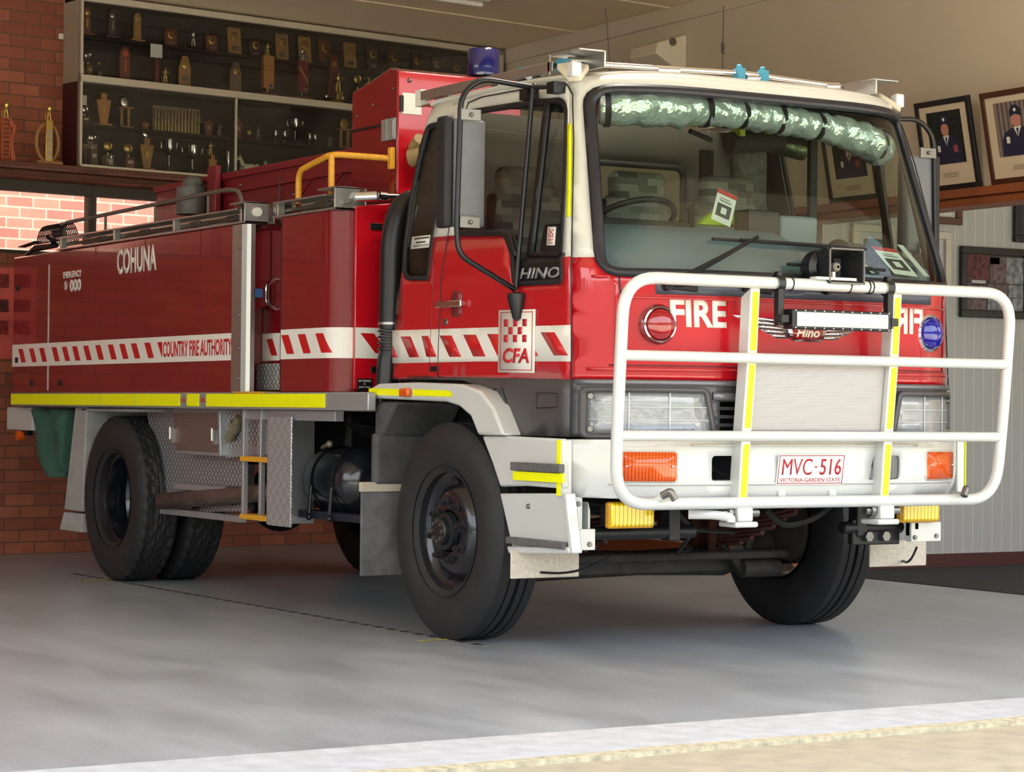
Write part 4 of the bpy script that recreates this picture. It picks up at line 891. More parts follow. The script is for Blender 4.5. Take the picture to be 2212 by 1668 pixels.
# winged badge
by, bz = fp(1742, 714)
bt = MB()
fy, fz = fp(1744, 700); by = 0; bz = 1.425
bq = lambda a, b, o=.006: MF(o)(by+a, bz+b)
def bpoly(nm, pts, m_, o, par, sol=.004): me = bpy.data.meshes.new(nm); me.from_pydata([MF(o)(by+a, bz+b) for a, b in pts], [], [tuple(range(len(pts)))]); x = mesh_obj(nm, me, m_, par); k = x.modifiers.new('s', 'SOLIDIFY'); k.thickness = sol; k.offset = 1; return x
bd = bpoly('winged_badge', [(-.09, -.03), (-.07, -.045), (.07, -.045), (.09, -.03), (.11, .01), (.09, .03), (-.09, .03), (-.11, .01)], CHR, .004, TR, .008)
bpoly('badge_plate', [(-.08, -.028), (-.062, -.038), (.062, -.038), (.08, -.028), (.085, .02), (-.085, .02)], REDL, .013, bd, .002)
for sg in (-1, 1):
    for i in range(5): bpoly('wing_feather', [(sg*.09, .045-.016*i), (sg*(.40-.05*i), .062-.02*i), (sg*(.36-.05*i), .044-.02*i), (sg*.09, .031-.016*i)][::sg], CHR, .006, bd, .006)
text('badge_lettering', 'Hino', lambda a, b: MF(.0165)(by-.065+.13*a, bz-.027+.042*b), DECW, bd, bold=.03, shear=.3)
# ---- grille and headlamps zone
GZ0, GZ1 = .955, 1.2
gpan = [(-1.045, GZ0), (0, GZ0), (1.045, GZ0), (1.045, 1.2), (0, 1.2), (-1.045, 1.2)]
HL = [r2([(s*.5, .968), (s*1.0, .968), (s*1.0, 1.15), (s*.54, 1.15)], .012) for s in (-1, 1)]
slots = [rc(-.46, .46, .982+i*.036, .982+i*.036+.022) for i in range(4)]
def F2(y, z): return 1.30-.28*min(1, abs(y)/1.05)**5+.0
gr = panel('grille_surround', gpan, MF(.004, F2), mat('dark_metallic_grey', (78, 78, 82), .3, metal=.4), TR, holes=HL+[[tuple(p) for p in s] for s in slots], step=.05, solid=.03)
panel('grille_backing', [(-1.0, .96), (0, .96), (1.0, .96), (1.0, 1.19), (0, 1.19), (-1, 1.19)], MF(-.07, F2), BLK, TR, step=.08, solid=.01)
strip2('bright_trim_line', [(-1.03, 1.19), (-.6, 1.19), (0, 1.19), (.6, 1.19), (1.03, 1.19)], .022, MF(.012, F2), mat('silver_grey_trim', (122, 122, 128), .3, metal=.5), gr, solid=.012)
strip2('slat_lip', [(-.5, 1.135), (0, 1.135), (.5, 1.135)], .03, MF(.012, F2), mat('silver_grey_trim', (122, 122, 128), .3, metal=.5), gr, solid=.012)
HLG = mat('clear_headlamp_lens', (225, 228, 230), .08, trans=.75, coat=1, bump=.2, bscale=40); REFL = mat('headlamp_reflector', (222, 224, 228), .14, metal=.9, bump=.25, bscale=18)
for s, H in zip((-1, 1), HL):
    h = panel('headlamp', ring2(H, .006), MF(-.035, F2), REFL, TR, step=.05, solid=.01)
    panel('headlamp_lens', ring2(H, .001), MF(.008, F2), HLG, h, step=.04, solid=.006)
    for yy in (.7, .86): strip2('lens_rib', [(s*yy, .972), (s*yy, 1.146)], .006, MF(.012, F2), mat('clear_rib', (200, 204, 208), .15, coat=1), h, solid=.004)
    for zz in (1.03, 1.085): strip2('lens_rib', [(s*.52, zz), (s*.7, zz), (s*.86, zz), (s*.99, zz)], .004, MF(.012, F2), mat('clear_rib', (200, 204, 208), .15, coat=1), h, solid=.003)
    m = MB()
    for zz in (.99, 1.13): c = MF(.01, F2)(s*.985, zz); m.lathe([(0, .01), (.012, .01), (.014, 0)], c, fnorm(s*.93, zz, F2), 12)
    m.obj('adjuster_screw', DSTEEL, h)
    m = MB(); m.prism([MF(.018, F2)(a, c) for a, c in ring2(H, -.012)], (-.02, 0, 0)) if False else None
    panel('headlamp_bezel', ring2(H, -.02), MF(.02, F2), GRYP, h, holes=[ring2(H, .002)], step=.05, solid=.025)
# grey lower cab side with fuel-flap outline
lowp = px(sp, [(1000, 815), (1100, 817), (1234, 820)])+[(1.02, 1.2), (1.02, .955), sp(1098, 940), sp(1085, 900), sp(1065, 860), sp(1040, 836), sp(1000, 822), sp(880, 818), sp(880, 811)]
for sg in (-1, 1):
    o = panel('lower_cab_side', lowp, MS(.0, sg), GRYP, TR, step=.08, solid=.02, off=(-1 if sg < 0 else 1))
    fpq = r2(px(sp, [(1160, 848), (1205, 849), (1204, 881), (1159, 883)]), .008)
    panel('flap_outline', fpq, MS(.003, sg), BLK, o, holes=[ring2(fpq, .004)], step=.1, solid=.003)
    for u in (1068, 1084): strip2('pressed_rib', px(sp, [(u, 840), (u+14, 887)]), .012, MS(.004, sg), GRYP, o, solid=.008)
m = MB(); a_ = sp(845, 816); b_ = sp(945, 808); m.box((a_[0], -1.04, 1.205), (b_[0]+.03, -.7, 1.235)); m.obj('guard_gap_seal', BLKR, TR, bev=.005)
# ---- bumper
def FB(y, z): return 1.335-.28*min(1, abs(y)/1.085)**5-max(0, .78-z)*.35
bo = [(-1.08, .70), (-.6, .69), (0, .69), (.6, .69), (1.08, .70), (1.08, .945), (.6, .95), (0, .95), (-.6, .95), (-1.08, .945)]
bh = [r2([(s*.33, .77), (s*.52, .77), (s*.52, .88), (s*.36, .88)], .02) for s in (-1, 1)]
bu = panel('front_bumper', bo, MF(0, FB), WHT, TR, holes=bh, step=.05, solid=.02)
for s in (-1, 1):
    # wrap-around end of the bumper
    m = MB(); m.prism([(1.05, s*1.125, .705), (1.078, s*1.12, .70), (1.085, s*1.07, .70), (1.02, s*1.07, .705)], (0, 0, .242)); m.obj('bumper_end', WHT, bu, bev=.006)
    ii = r2([(s*.69, .775), (s*.91, .775), (s*.91, .895), (s*.69, .895)], .015)
    il = panel('indicator_lamp', ii, MF(.012, FB), AMBG, bu, step=.05, solid=.03)
    panel('indicator_frame', ring2(ii, -.008), MF(.003, FB), WHT, bu, holes=[ring2(ii, .004)], step=.05, solid=.012)
    m = MB()
    for yy in (.71, .89): m.ball(MF(.014, FB)(s*yy, .835), .006, 8)
    m.obj('lens_screw', CHR, bu)
    m = MB(); m.box((1.052, min(s*1.124, s*1.128), .706), (1.08, max(s*1.124, s*1.128), .943)); m.obj('reflective_strip', YEL, bu)
    m = MB(); m.tube(fillet([(1.22, s*.36, .80), (1.20, s*.42, .82), (1.22, s*.5, .86)], .03), .012, 6); m.box((1.08, s*.33 if s > 0 else -.52, .77), (1.1, s*.52 if s > 0 else -.33, .88)); m.obj('bumper_recess', BLK, bu)
strip2('bumper_ledge', [(-.62, .925), (0, .925), (.62, .925)], .01, MF(.004, FB), WHT, bu, solid=.006)
strip2('bumper_ledge', [(-.95, .76), (0, .76), (.95, .76)], .008, MF(.003, FB), WHT, bu, solid=.006)
# number plate
pc = Vector((1.345, 0, .82)); up_ = Vector((.16, 0, 1)).normalized()
plq = quad(pc+Vector((0, -.184, 0))-up_*.067, pc+Vector((0, .184, 0))-up_*.067, pc+Vector((0, -.184, 0))+up_*.067)
PRED = mat('plate_red', (170, 36, 44), .5)
m = MB(); m.prism([plq(a, b) for a, b in r2([(0, 0), (1, 0), (1, 1), (0, 1)], .05)], (-.002, 0, 0)); pl_ = m.obj('number_plate', mat('plate_white', (232, 228, 226), .4), bu)
po = lambda k: (lambda a, b: plq(a, b)+Vector((.0012*k, 0, 0)))
quadmesh('plate_border', [rc(.015, .985, .03, .055), rc(.015, .985, .945, .97), rc(.015, .024, .03, .97), rc(.976, .985, .03, .97)], po(1.2), PRED, pl_, .0006)
text('plate_characters', 'MVC', lambda a, b: po(1.2)(.07+.44*a, .32+.54*b), PRED, pl_, bold=0, solid=.0008); text('plate_characters', '-', lambda a, b: po(1.2)(.55+.04*a, .56+.05*b), PRED, pl_, solid=.0008); text('plate_characters', '516', lambda a, b: po(1.2)(.63+.32*a, .32+.54*b), PRED, pl_, bold=.01, solid=.0008)
text('plate_motto', 'VICTORIA-GARDEN STATE', lambda a, b: po(1.2)(.05+.9*a, .09+.13*b), PRED, pl_, bold=0, solid=.0006)
for y in (-.14, .14): m = MB(); m.box((1.30, y-.02, .69), (1.325, y+.02, .73)); m.box((1.31, y-.008, .66), (1.322, y+.014, .70)); m.obj('bumper_tab', WHT, bu, bev=.003)
# yellow driving lamps
for s in (-1, 1):
    y = s*.8; m = MB(); m.box((1.06, y-.115, .575), (1.13, y+.115, .675)); d = m.obj('driving_lamp', BLK, TR, bev=.012)
    m = MB(); m.box((1.12, y-.112, .572), (1.15, y+.112, .676)); m.obj('lens', YLG, d, bev=.012)
    m = MB(); m.box((1.1, y-.116, .566), (1.14, y+.116, .68)); m.obj('lens_frame', YPT, d, bev=.01)
# ---- bull bar
def bxx(z): return interp(z, [(.68, 1.375), (.97, 1.40), (1.3, 1.435), (1.62, 1.455)])
def BB(y, z, dx=0): return Vector((bxx(z)+dx, y, z))
loop = [BB(-1.04, .68), BB(-1.055, 1.0), BB(-1.06, 1.62), BB(-.4, 1.62, .01), BB(.4, 1.62, .01), BB(1.06, 1.62), BB(1.055, 1.0), BB(1.04, .68), BB(0, .68)]
bt = empty('x', (0, 0, 0)); COL.objects.unlink(bt); bpy.data.objects.remove(bt)
m = MB(); pp = fillet(loop, .16, 8, True); m.tube(pp, .026, 16, closed=True)
bb = m.obj('bull_bar', WHT, TR, angle=60)
for z in (1.298, .966): m = MB(); m.tube([BB(-1.055, z), BB(0, z, .01), BB(1.055, z)], .023, 14); m.obj('cross_tube', WHT, bb, angle=60)
for s in (-1, 1):
    y = s*.39; y0, y1 = y-.025, y+.025
    m = MB(); pts = [(bxx(z)+.0, z) for z in (.68, .97, 1.3, 1.6)]; back = [(bxx(z)-.07, z) for z in (1.56, 1.3, .97, .70)]
    m.prism([(a, y0, z) for a, z in pts+back], (0, y1-y0, 0)); ug = m.obj('upright', WHT, bb, bev=.004)
    for z0, z1 in ((.70, .93), (1.0, 1.27), (1.33, 1.58)): m = MB(); m.prism([(bxx(z0)+.001, y-.014, z0), (bxx(z0)+.001, y+.016, z0), (bxx(z1)+.001, y+.016, z1), (bxx(z1)+.001, y-.014, z1)], (.0015, 0, 0)); m.obj('reflective_strip', YEL, bb)
    # hinge mount under the bar
    m = MB(); m.box((1.30, y-.04, .60), (1.40, y+.04, .66)); m.box((1.28, y-.06, .575), (1.41, y+.06, .60)); hm = m.obj('hinge_mount', WHT, bb, bev=.008)
    m = MB(); m.tube([(1.36, y-.10, .635), (1.36, y+.09, .635)], .018, 10); m.tube([(1.36, y-.075, .635), (1.36, y-.055, .635)], .028, 10); m.obj('hinge_bolt', DSTEEL, hm)
    nz_ = Vector((1.40, s*.83-.0, .70)); m = MB(); m.tube([BB(s*.845, .69), BB(s*.82-.0, .72, .04)], .016, 10); nn = m.obj('spray_nozzle', WHT, bb)
    m = MB(); m.tube(fillet([BB(s*.83, .715, .03), BB(s*.81, .735, .06), BB(s*.79, .70, .07)], .01), [.02]*8 if False else .017, 10); m.obj('nozzle_elbow', DSTEEL, nn)
m = MB(); m.tube(fillet([(1.3, -.62, .63), (1.36, -.53, .63), (1.4, -.47, .62), (1.4, -.47, .60)], .02), .02, 10); m.obj('pipe_stub', WHT, bb)
# insect screen
MESH = tex('insect_screen', 'groove', (196, 192, 188), (92, 92, 96), scale=1, rough=.5, bump=0)
N = MESH.node_tree; fr_ = [n for n in N.nodes if n.type == 'MATH' and n.operation == 'FRACT'][0]; ml = [n for n in N.nodes if n.type == 'MATH' and n.operation == 'MULTIPLY'][0]; sxn = [n for n in N.nodes if n.type == 'SEPXYZ'][0]
N.links.new(sxn.outputs['Z'], ml.inputs[0]); ml.inputs[1].default_value = 160; [n for n in N.nodes if n.type == 'VALTORGB'][0].color_ramp.elements[1].position = .3
m = MB(); m.prism([(bxx(.99)-.03, -.36, .99), (bxx(.99)-.03, .36, .99), (bxx(1.28)-.03, .36, 1.28), (bxx(1.28)-.03, -.36, 1.28)], (-.003, 0, 0)); m.obj('insect_screen', MESH, bb)
# LED bar
LY0, LY1 = -.25, .29
m = MB(); m.box((1.46, LY0, 1.425), (1.53, LY1, 1.51)); lb = m.obj('led_light_bar', BLK, TR, bev=.006)
m = MB(); m.box((1.531, LY0+.02, 1.437), (1.534, LY1-.02, 1.498)); m.obj('light_window', mat('led_reflector', (215, 220, 225), .2, metal=.8), lb)
for i in range(10):
    y = LY0+.046+i*.0498; m = MB(); m.lathe([(.024, .0), (.02, -.004+.006), (.008, .001), (.005, .006), (0, .007)], (1.5345, y, 1.4675), (1, 0, 0), 16); m.obj('led_lens', mat('led_lens', (235, 238, 240), .1, coat=1), lb)
m = MB()
for i in range(11):
    for z in (1.431, 1.504): m.ball((1.532, LY0+.015+i*.051, z), .004, 6)
m.obj('bezel_screw', CHR, lb)
for y in (LY0-.03, LY1+.03):
    m = MB(); m.box((1.455, y-.015, 1.44), (1.49, y+.015, 1.6)); m.box((1.47, y-.02, 1.45), (1.52, y+.02, 1.485)); m.lathe([(.036, -.018), (.036, .018)], (1.465, y, 1.62), (0, 1, 0), 18); m.box((1.45, y-.012, 1.64), (1.48, y+.012, 1.67)); m.obj('mounting_clamp', BLK, lb, bev=.003)
# electronic siren horn on top tube
m = MB(); hc = Vector((1.50, .065, 1.705))
o4 = [(-.095, -.075), (.095, -.075), (.095, .075), (-.095, .075)]; i4 = [(-.05, -.04), (.05, -.04), (.05, .04), (-.05, .04)]
ra = [m.bm.verts.new((hc.x, hc.y+a, hc.z+b)) for a, b in o4]; rb = [m.bm.verts.new((hc.x, hc.y+a*.94, hc.z+b*.92)) for a, b in o4]; rcx = [m.bm.verts.new((hc.x-.11, hc.y+a, hc.z+b)) for a, b in i4]; rd = [m.bm.verts.new((hc.x-.05, hc.y+a*1.05, hc.z+b*1.05)) for a, b in o4]; re = [m.bm.verts.new((hc.x-.12, hc.y+a*.8, hc.z+b*.8)) for a, b in o4]
for A1, B1 in ((ra, rb), (rb, rcx), (ra, rd), (rd, re)):
    for i in range(4): m.bm.faces.new((A1[i], A1[(i+1) % 4], B1[(i+1) % 4], B1[i]))
m.bm.faces.new(rcx); m.bm.faces.new(re)
hn = m.obj('siren_horn', BLK, TR, bev=.002)
m = MB(); m.lathe([(.0, -.2), (.06, -.2), (.075, -.17), (.075, -.12), (.05, -.1)], hc+Vector((0, -.04, 0)), (1, 0, 0), 22); m.obj('driver_body', BLK, hn)
m = MB(); m.lathe([(.008, .0), (.012, .0), (.015, -.004), (.02, -.01), (.02, -.05)], hc+Vector((-.06, 0, 0)), (1, 0, 0), 16); m.obj('horn_throat', mat('worn_grey_plastic', (150, 142, 134), .6), hn)
m = MB(); m.box((1.45, -.1, 1.642), (1.5, .12, 1.655)); m.tube([(1.475, .01, 1.65), (1.475, .01, 1.68)], .01, 8); m.obj('horn_bracket', TINTW, hn, bev=.002)
m = MB()
for a, b, c, d in ((-.097, .097, .071, .077), (-.097, .097, -.077, -.071), (-.097, -.091, -.077, .077), (.091, .097, -.077, .077)): m.box((hc.x-.002, hc.y+a, hc.z+c), (hc.x+.004, hc.y+b, hc.z+d))
m.obj('horn_rim', mat('worn_grey_rim', (108, 104, 100), .6), hn)
m = MB()
for y in (-.215, .205, .225, .1): m.tube([BB(y, 1.62, .01)+Vector((.029*math.cos(k*.6), 0, .029*math.sin(k*.6))) for k in range(10)], .003, 5, closed=True)
m.obj('cable_tie', BLK, bb)
# ================================================================ BODY
YB = -1.19
def BX(lo, hi, nm, mt, bev=.006, par=None, **k): m = MB(); m.box(lo, hi); return m.obj(nm, mt, par or TR, bev=bev, **k)
def body_side(sg):
    b = BX((-5.735, min(sg*1.19, sg*.75), 1.14), (-2.17, max(sg*1.19, sg*.75), 2.05), 'body_side_locker', SRED, .01)
    return b
bs = body_side(-1); bl_ = body_side(1)
BX((-5.72, -.74, 1.14), (-5.68, .74, 2.0), 'rear_panel', SRED)
BX((-5.7, -1.1, 1.05), (-.62, 1.1, 1.139), 'body_floor', DSTEEL)
for x, w, mt in ((bp(105, 700)[0], .022, mat('white_sealing_tape', (214, 208, 200), .5, noise=.3, nscale=50)), (bp(205, 700)[0], .005, DRED), (bp(312, 700)[0], .005, DRED), (bp(432, 650)[0], .005, DRED)):
    m = MB(); m.box((x-w/2, YB-.0025, 1.16 if w > .01 else 1.145), (x+w/2, YB-.0005, 1.97 if w > .01 else 2.04)); m.obj('panel_joint', mt, bs)
m = MB()
for u, v in ((39, 623), (37, 778), (130, 828), (68, 828)): x, z = bp(u, v); m.box((x-.03, YB-.006, z-.018), (x+.03, YB-.0005, z+.018))
m.obj('flush_latch', BLK, bs, bev=.003)
# front part of the body: recessed step bay then side locker with rounded corner
BX((-2.165, -1.01, 1.14), (-1.56, -.72, 2.02), 'step_bay_panel', SRED, .004)
m = MB(); m.prism([(-2.1, -1.0105, 1.62), (-2.1, -1.16, 1.56), (-2.1, -1.16, 2.0), (-2.1, -1.0105, 2.03)], (.03, 0, 0)); m.obj('step_bay_door_edge', SRED, TR, bev=.004)
m = MB(); m.box((-2.13, -1.06, 1.16), (-1.56, -1.012, 1.30)); m.obj('step_bay_kickplate', CHK, TR)
m = MB(); m.tube(fillet([(-2.0, -1.0, 1.76), (-1.99, -1.07, 1.73), (-1.99, -1.07, 1.62), (-2.0, -1.0, 1.59)], .03), .009, 8); m.obj('grab_handle', CHR, TR)
m = MB(); m.box((-2.13, -1.14, 1.655), (-2.0, -1.09, 1.70)); m.obj('strap', mat('blue_strap', (50, 92, 150), .7), TR)
m = MB(); rr_ = .12; arc = [(-.935-rr_+rr_*math.sin(a*math.pi/16), -1.19+rr_-rr_*math.cos(a*math.pi/16)) for a in range(9)]
m.prism([(-1.552, -1.19, 1.148)]+[(a, b, 1.148) for a, b in arc]+[(-.935, -.86, 1.148), (-1.552, -.86, 1.148)], (0, 0, .9)); lk = m.obj('side_locker', SRED, TR, angle=25, bev=0)
BX((-1.56, -1.192, 1.14), (-1.553, -.9, 2.05), 'locker_edge_gap', BLK, 0, lk)
m = MB(); m.box((-.934, -.857, 1.15), (-.90, -.852, 2.09)); m.obj('locker_flange', RED, lk)
# thin front door skin of the locker, standing a touch higher
m = MB(); m.prism([(-.934, -1.09, 1.16), (-.934, -.845, 1.16), (-.934, -.845, 2.1), (-.934, -1.09, 2.07)], (.022, 0, 0)); fd = m.obj('locker_front_door', RED, TR, bev=.004)  # brighter red than the locker side: light on this face put into colour
m = MB(); m.box((-.911, -1.012, 1.955), (-.905, -.945, 1.99)); m.box((-.911, -1.0, 1.245), (-.905, -.925, 1.275)); m.obj('flush_latch', BLK, fd, bev=.002)
m = MB(); m.box((-.911, -1.075, 1.155), (-.909, -.99, 1.215)); p_ = m.obj('charger_label', BLK, fd)
text('label_lettering', '24V CHARGER', quad((-.908, -1.068, 1.198), (-.908, -.997, 1.198), (-.908, -1.068, 1.208)), PAPER, p_, solid=.0005)
text('label_lettering', '&', quad((-.908, -1.038, 1.184), (-.908, -1.028, 1.184), (-.908, -1.038, 1.192)), PAPER, p_, solid=.0005)
text('label_lettering', 'JUMP START', quad((-.908, -1.066, 1.166), (-.908, -1.0, 1.166), (-.908, -1.066, 1.176)), PAPER, p_, solid=.0005)
# stainless corner post
m = MB(); m.prism([(-2.165, -1.196, 1.145), (-2.04, -1.196, 1.145), (-2.01, -1.18, 1.145), (-2.0, -1.16, 1.145), (-2.0, -1.135, 1.145), (-2.165, -1.135, 1.145)], (0, 0, .9)); po_ = m.obj('stainless_corner_post', STEEL, TR, angle=20)
m = MB()
for z in (1.22, 1.38, 1.56, 1.74, 1.92, 2.0): m.ball((-2.06, -1.197, z), .009, 8)
m.obj('rivet', DSTEEL, po_)
# livery on the body
ms = MY(YB-.002)
def bandq(x0, x1, par, y=YB-.002, nm='livery_band', mt=DECW, z0=1.318, z1=1.465):
    m = MB(); m.prism([(x0, y, z0), (x1, y, z0), (x1, y, z1), (x0, y, z1)], (0, -.001, 0)); return m.obj(nm, mt, par)
bandq(-5.73, -2.17, bs); bandq(-2.165, -1.565, TR, -1.0115)
def chev(x, par, y=YB-.0035, w=.085, clip=None):
    m = MB(); m.prism([(x, y, 1.435), (x+w, y, 1.435), (x+w+.065, y, 1.345), (x+.065, y, 1.345)], (0, -.001, 0)); m.obj('livery_chevron', DECR, par)
for u in (41, 64, 86, 113, 135, 157, 181, 207, 234, 259, 284, 313): chev(bp(u, 745)[0], bs)
x = bp(341, 745)[0]; m = MB(); m.prism([(x, YB-.0035, 1.435), (x+.075, YB-.0035, 1.435), (x+.075, YB-.0035, 1.345)], (0, -.001, 0)); m.obj('livery_chevron', DECR, bs)
x0, x1 = bp(353, 770)[0], bp(502, 770)[0]
text('lettering', 'COUNTRY FIRE AUTHORITY', quad((x0, YB-.0035, 1.347), (x1, YB-.0035, 1.347), (x0, YB-.0035, 1.437)), DECR, bs, bold=.025, label='red COUNTRY FIRE AUTHORITY lettering')
a_, b_ = bp(253, 595), bp(338, 583); a2 = bp(252, 538)
text('lettering', 'COHUNA', quad((a_[0], YB-.002, a_[1]+.003), (b_[0], YB-.002, a_[1]+.003), (a_[0], YB-.002, a2[1]-.003)), DECW, bs, bold=.03, label='white COHUNA lettering')
a_, b_ = bp(137, 602), bp(176, 599); text('lettering', 'EMERGENCY', quad((a_[0], YB-.002, a_[1]), (b_[0], YB-.002, a_[1]), (a_[0], YB-.002, a_[1]+.042)), DECW, bs, bold=.03)
a_, b_ = bp(151, 631), bp(175, 628); text('lettering', '000', quad((a_[0], YB-.002, a_[1]), (b_[0], YB-.002, a_[1]), (a_[0], YB-.002, a_[1]+.078)), DECW, bs, bold=.04)
a_ = bp(143, 617); m = MB(); m.lathe([(.03, 0), (.03, .001), (.025, .001), (.025, 0)], (a_[0], YB-.002, a_[1]), (0, -1, 0), 20, True); m.tube([(a_[0]-.012, YB-.003, a_[1]+.018), (a_[0]+.004, YB-.003, a_[1]+.006), (a_[0]+.004, YB-.003, a_[1]-.008), (a_[0]-.008, YB-.003, a_[1]-.02)], .004, 6); m.obj('telephone_symbol', DECW, bs)
for xx in (-2.13, -1.85): chev(xx+.02, TR, -1.013, .075)
# band round the locker side, corner and front
pth = [(-1.552, -1.19)]+[(a, b) for a, b in arc]+[(-.935, -1.09)]
def wrapband(s0, s1, z0, z1, off, nm, mt, skew=0):
    segs = [0]
    for p, q in zip(pth, pth[1:]): segs.append(segs[-1]+math.hypot(q[0]-p[0], q[1]-p[1]))
    def at(s):
        s = max(0, min(segs[-1]-1e-6, s))
        for i in range(len(pth)-1):
            if s <= segs[i+1]:
                t = (s-segs[i])/(segs[i+1]-segs[i]); p, q = Vector(pth[i]), Vector(pth[i+1]); c = p+(q-p)*t; d = (q-p).normalized(); return c+Vector((d.y, -d.x))*off
    V, Fc = [], []; n = 160; R6 = 8
    for i in range(n+1):
        s = s0+(s1-s0)*i/n
        for r in range(R6+1):
            a = at(s+skew*r/R6); V.append((a.x, a.y, z1+(z0-z1)*r/R6))
    me = bpy.data.meshes.new(nm); me.from_pydata(V, [], [(i*(R6+1)+r, (i+1)*(R6+1)+r, (i+1)*(R6+1)+r+1, i*(R6+1)+r+1) for i in range(n) for r in range(R6)]); return mesh_obj(nm, me, mt, lk, angle=60)
wrapband(0, .75, 1.315, 1.468, .002, 'livery_band', DECW)
for s in (.01, .205, .41): wrapband(s, s+.085, 1.342, 1.44, .0045, 'livery_chevron', DECR, .07)
m = MB(); m.prism([(-.911, -1.088, 1.315), (-.911, -.847, 1.315), (-.911, -.847, 1.468), (-.911, -1.088, 1.468)], (.001, 0, 0)); m.obj('livery_band', DECW, fd)
m = MB(); m.prism([(-.9095, -1.06, 1.44), (-.9095, -.985, 1.44), (-.9095, -.90, 1.342), (-.9095, -.975, 1.342)], (.001, 0, 0)); m.prism([(-.9095, -.885, 1.44), (-.9095, -.849, 1.44), (-.9095, -.849, 1.40)], (.001, 0, 0)); m.obj('livery_chevron', DECR, fd)
# sill with reflective strips
BX((-5.75, -1.195, 1.055), (-.56, -1.15, 1.145), 'sill_rail', ALU, .006)
tape = mat('yellow_ribbed_reflector', (226, 222, 20), .3, coat=.3)
for u0, u1 in ((27, 214), (217, 292), (295, 391), (407, 432), (449, 704)):
    x0, x1 = bp(u0, 860)[0], bp(u1, 860)[0]; m = MB(); m.box((x0, -1.200, 1.068), (x1, -1.195, 1.137))
    for z in (1.085, 1.103, 1.121): m.box((x0, -1.203, z-.004), (x1, -1.199, z+.004))
    m.obj('reflective_strip', YEL, TR)
for u0 in (392, 434): x0 = bp(u0, 860)[0]; text('sill_lettering', 'FUEL' if u0 == 392 else 'DIESEL', quad((x0, -1.196, 1.09), (x0+.075, -1.196, 1.09), (x0, -1.196, 1.115)), DECR, TR, solid=.0006)
BX((-2.13, -1.2, 1.139), (-1.75, -1.0, 1.149), 'yellow_step_edge', YPT, .002)
# top channel with spray pipes on the main body
def channel(x0, x1, name='spray_bar_channel'):
    m = MB(); m.box((x0, -1.20, 2.05), (x1, -1.02, 2.062)); m.box((x0, -1.195, 2.125), (x1-.12, -1.08, 2.135)); m.box((x0, -1.03, 2.06), (x1, -1.022, 2.16)); m.box((x1-.2, -1.2, 2.155), (x1, -1.06, 2.165)); m.box((x1-.012, -1.2, 2.05), (x1, -1.06, 2.165))
    n = int((x1-x0)/.75)
    for i in range(n+1): x = x0+.04+(x1-x0-.12)*i/max(1, n); m.box((x-.012, -1.19, 2.06), (x+.012, -1.15, 2.13))
    c = m.obj(name, STEEL, TR, bev=.002); return c
ch = channel(-4.88, -2.0)
m = MB(); m.tube([(-4.9, -1.14, 2.09), (-2.1, -1.14, 2.09)], .011, 8)
for x in (-4.2, -3.5, -2.75, -2.25): m.tube([(x-.1, -1.14, 2.09), (x+.02, -1.14, 2.09)], .02, 8); m.tube([(x+.08, -1.14, 2.09), (x+.14, -1.14, 2.09)], .014, 8)
m.obj('spray_pipe', DSTEEL, ch); m = MB(); m.lathe([(0, .02), (.024, .02), (.026, 0)], (-2.0, -1.13, 2.11), (1, 0, 0), 14); m.obj('end_fitting', PAPER, ch)
ch2 = channel(-1.66, -.93)
m = MB(); m.tube([(-1.7, -1.14, 2.09), (-.86, -1.14, 2.09)], .011, 8); m.tube([(-1.25, -1.14, 2.09), (-1.1, -1.14, 2.09)], .022, 8); m.ball((-1.72, -1.13, 2.1), .045, 12); m.tube([(-1.74, -1.1, 2.08), (-1.66, -1.1, 2.12)], .04, 10); m.obj('spray_pipe', DSTEEL, ch2)
m = MB(); m.tube([(-.92, -1.09, 2.115), (-.86, -1.0, 2.12)], .026, 12); m.tube([(-.86, -1.0, 2.12), (-.84, -.7, 2.13)], .016, 12); m.lathe([(.024, -.02), (.024, .02)], (-.86, -.97, 2.12), (0, 1, 0), 12); m.obj('outlet_pipe', CHR, ch2)
# handrails on top
m = MB(); rp_ = fillet([(-4.98, -1.12, 2.08), (-4.98, -1.12, 2.235), (-2.4, -1.12, 2.262), (-2.24, -1.12, 2.24), (-2.2, -1.12, 2.14)], .07, 6); m.tube(rp_, .012, 10)
for x in (-4.24, -3.44, -2.67): m.tube([(x, -1.12, 2.12), (x, -1.12, 2.245)], .009, 8)
m.box((-5.02, -1.13, 2.06), (-4.95, -1.11, 2.24)); m.obj('grey_top_handrail', mat('grey_painted_rail', (92, 88, 82), .45), TR, angle=60)
m = MB(); m.tube(fillet([(-1.51, -1.12, 2.12), (-1.51, -1.12, 2.29), (-1.13, -1.12, 2.345), (-.97, -.86, 2.325)], .06, 6), .016, 12); m.tube([(-1.13, -1.12, 2.13), (-1.13, -1.12, 2.34)], .016, 12)
yr = m.obj('yellow_handrail', YPT, TR, angle=60); BX((-.985, -.88, 2.27), (-.95, -.852, 2.38), 'rail_flange', YPT, .004, yr)
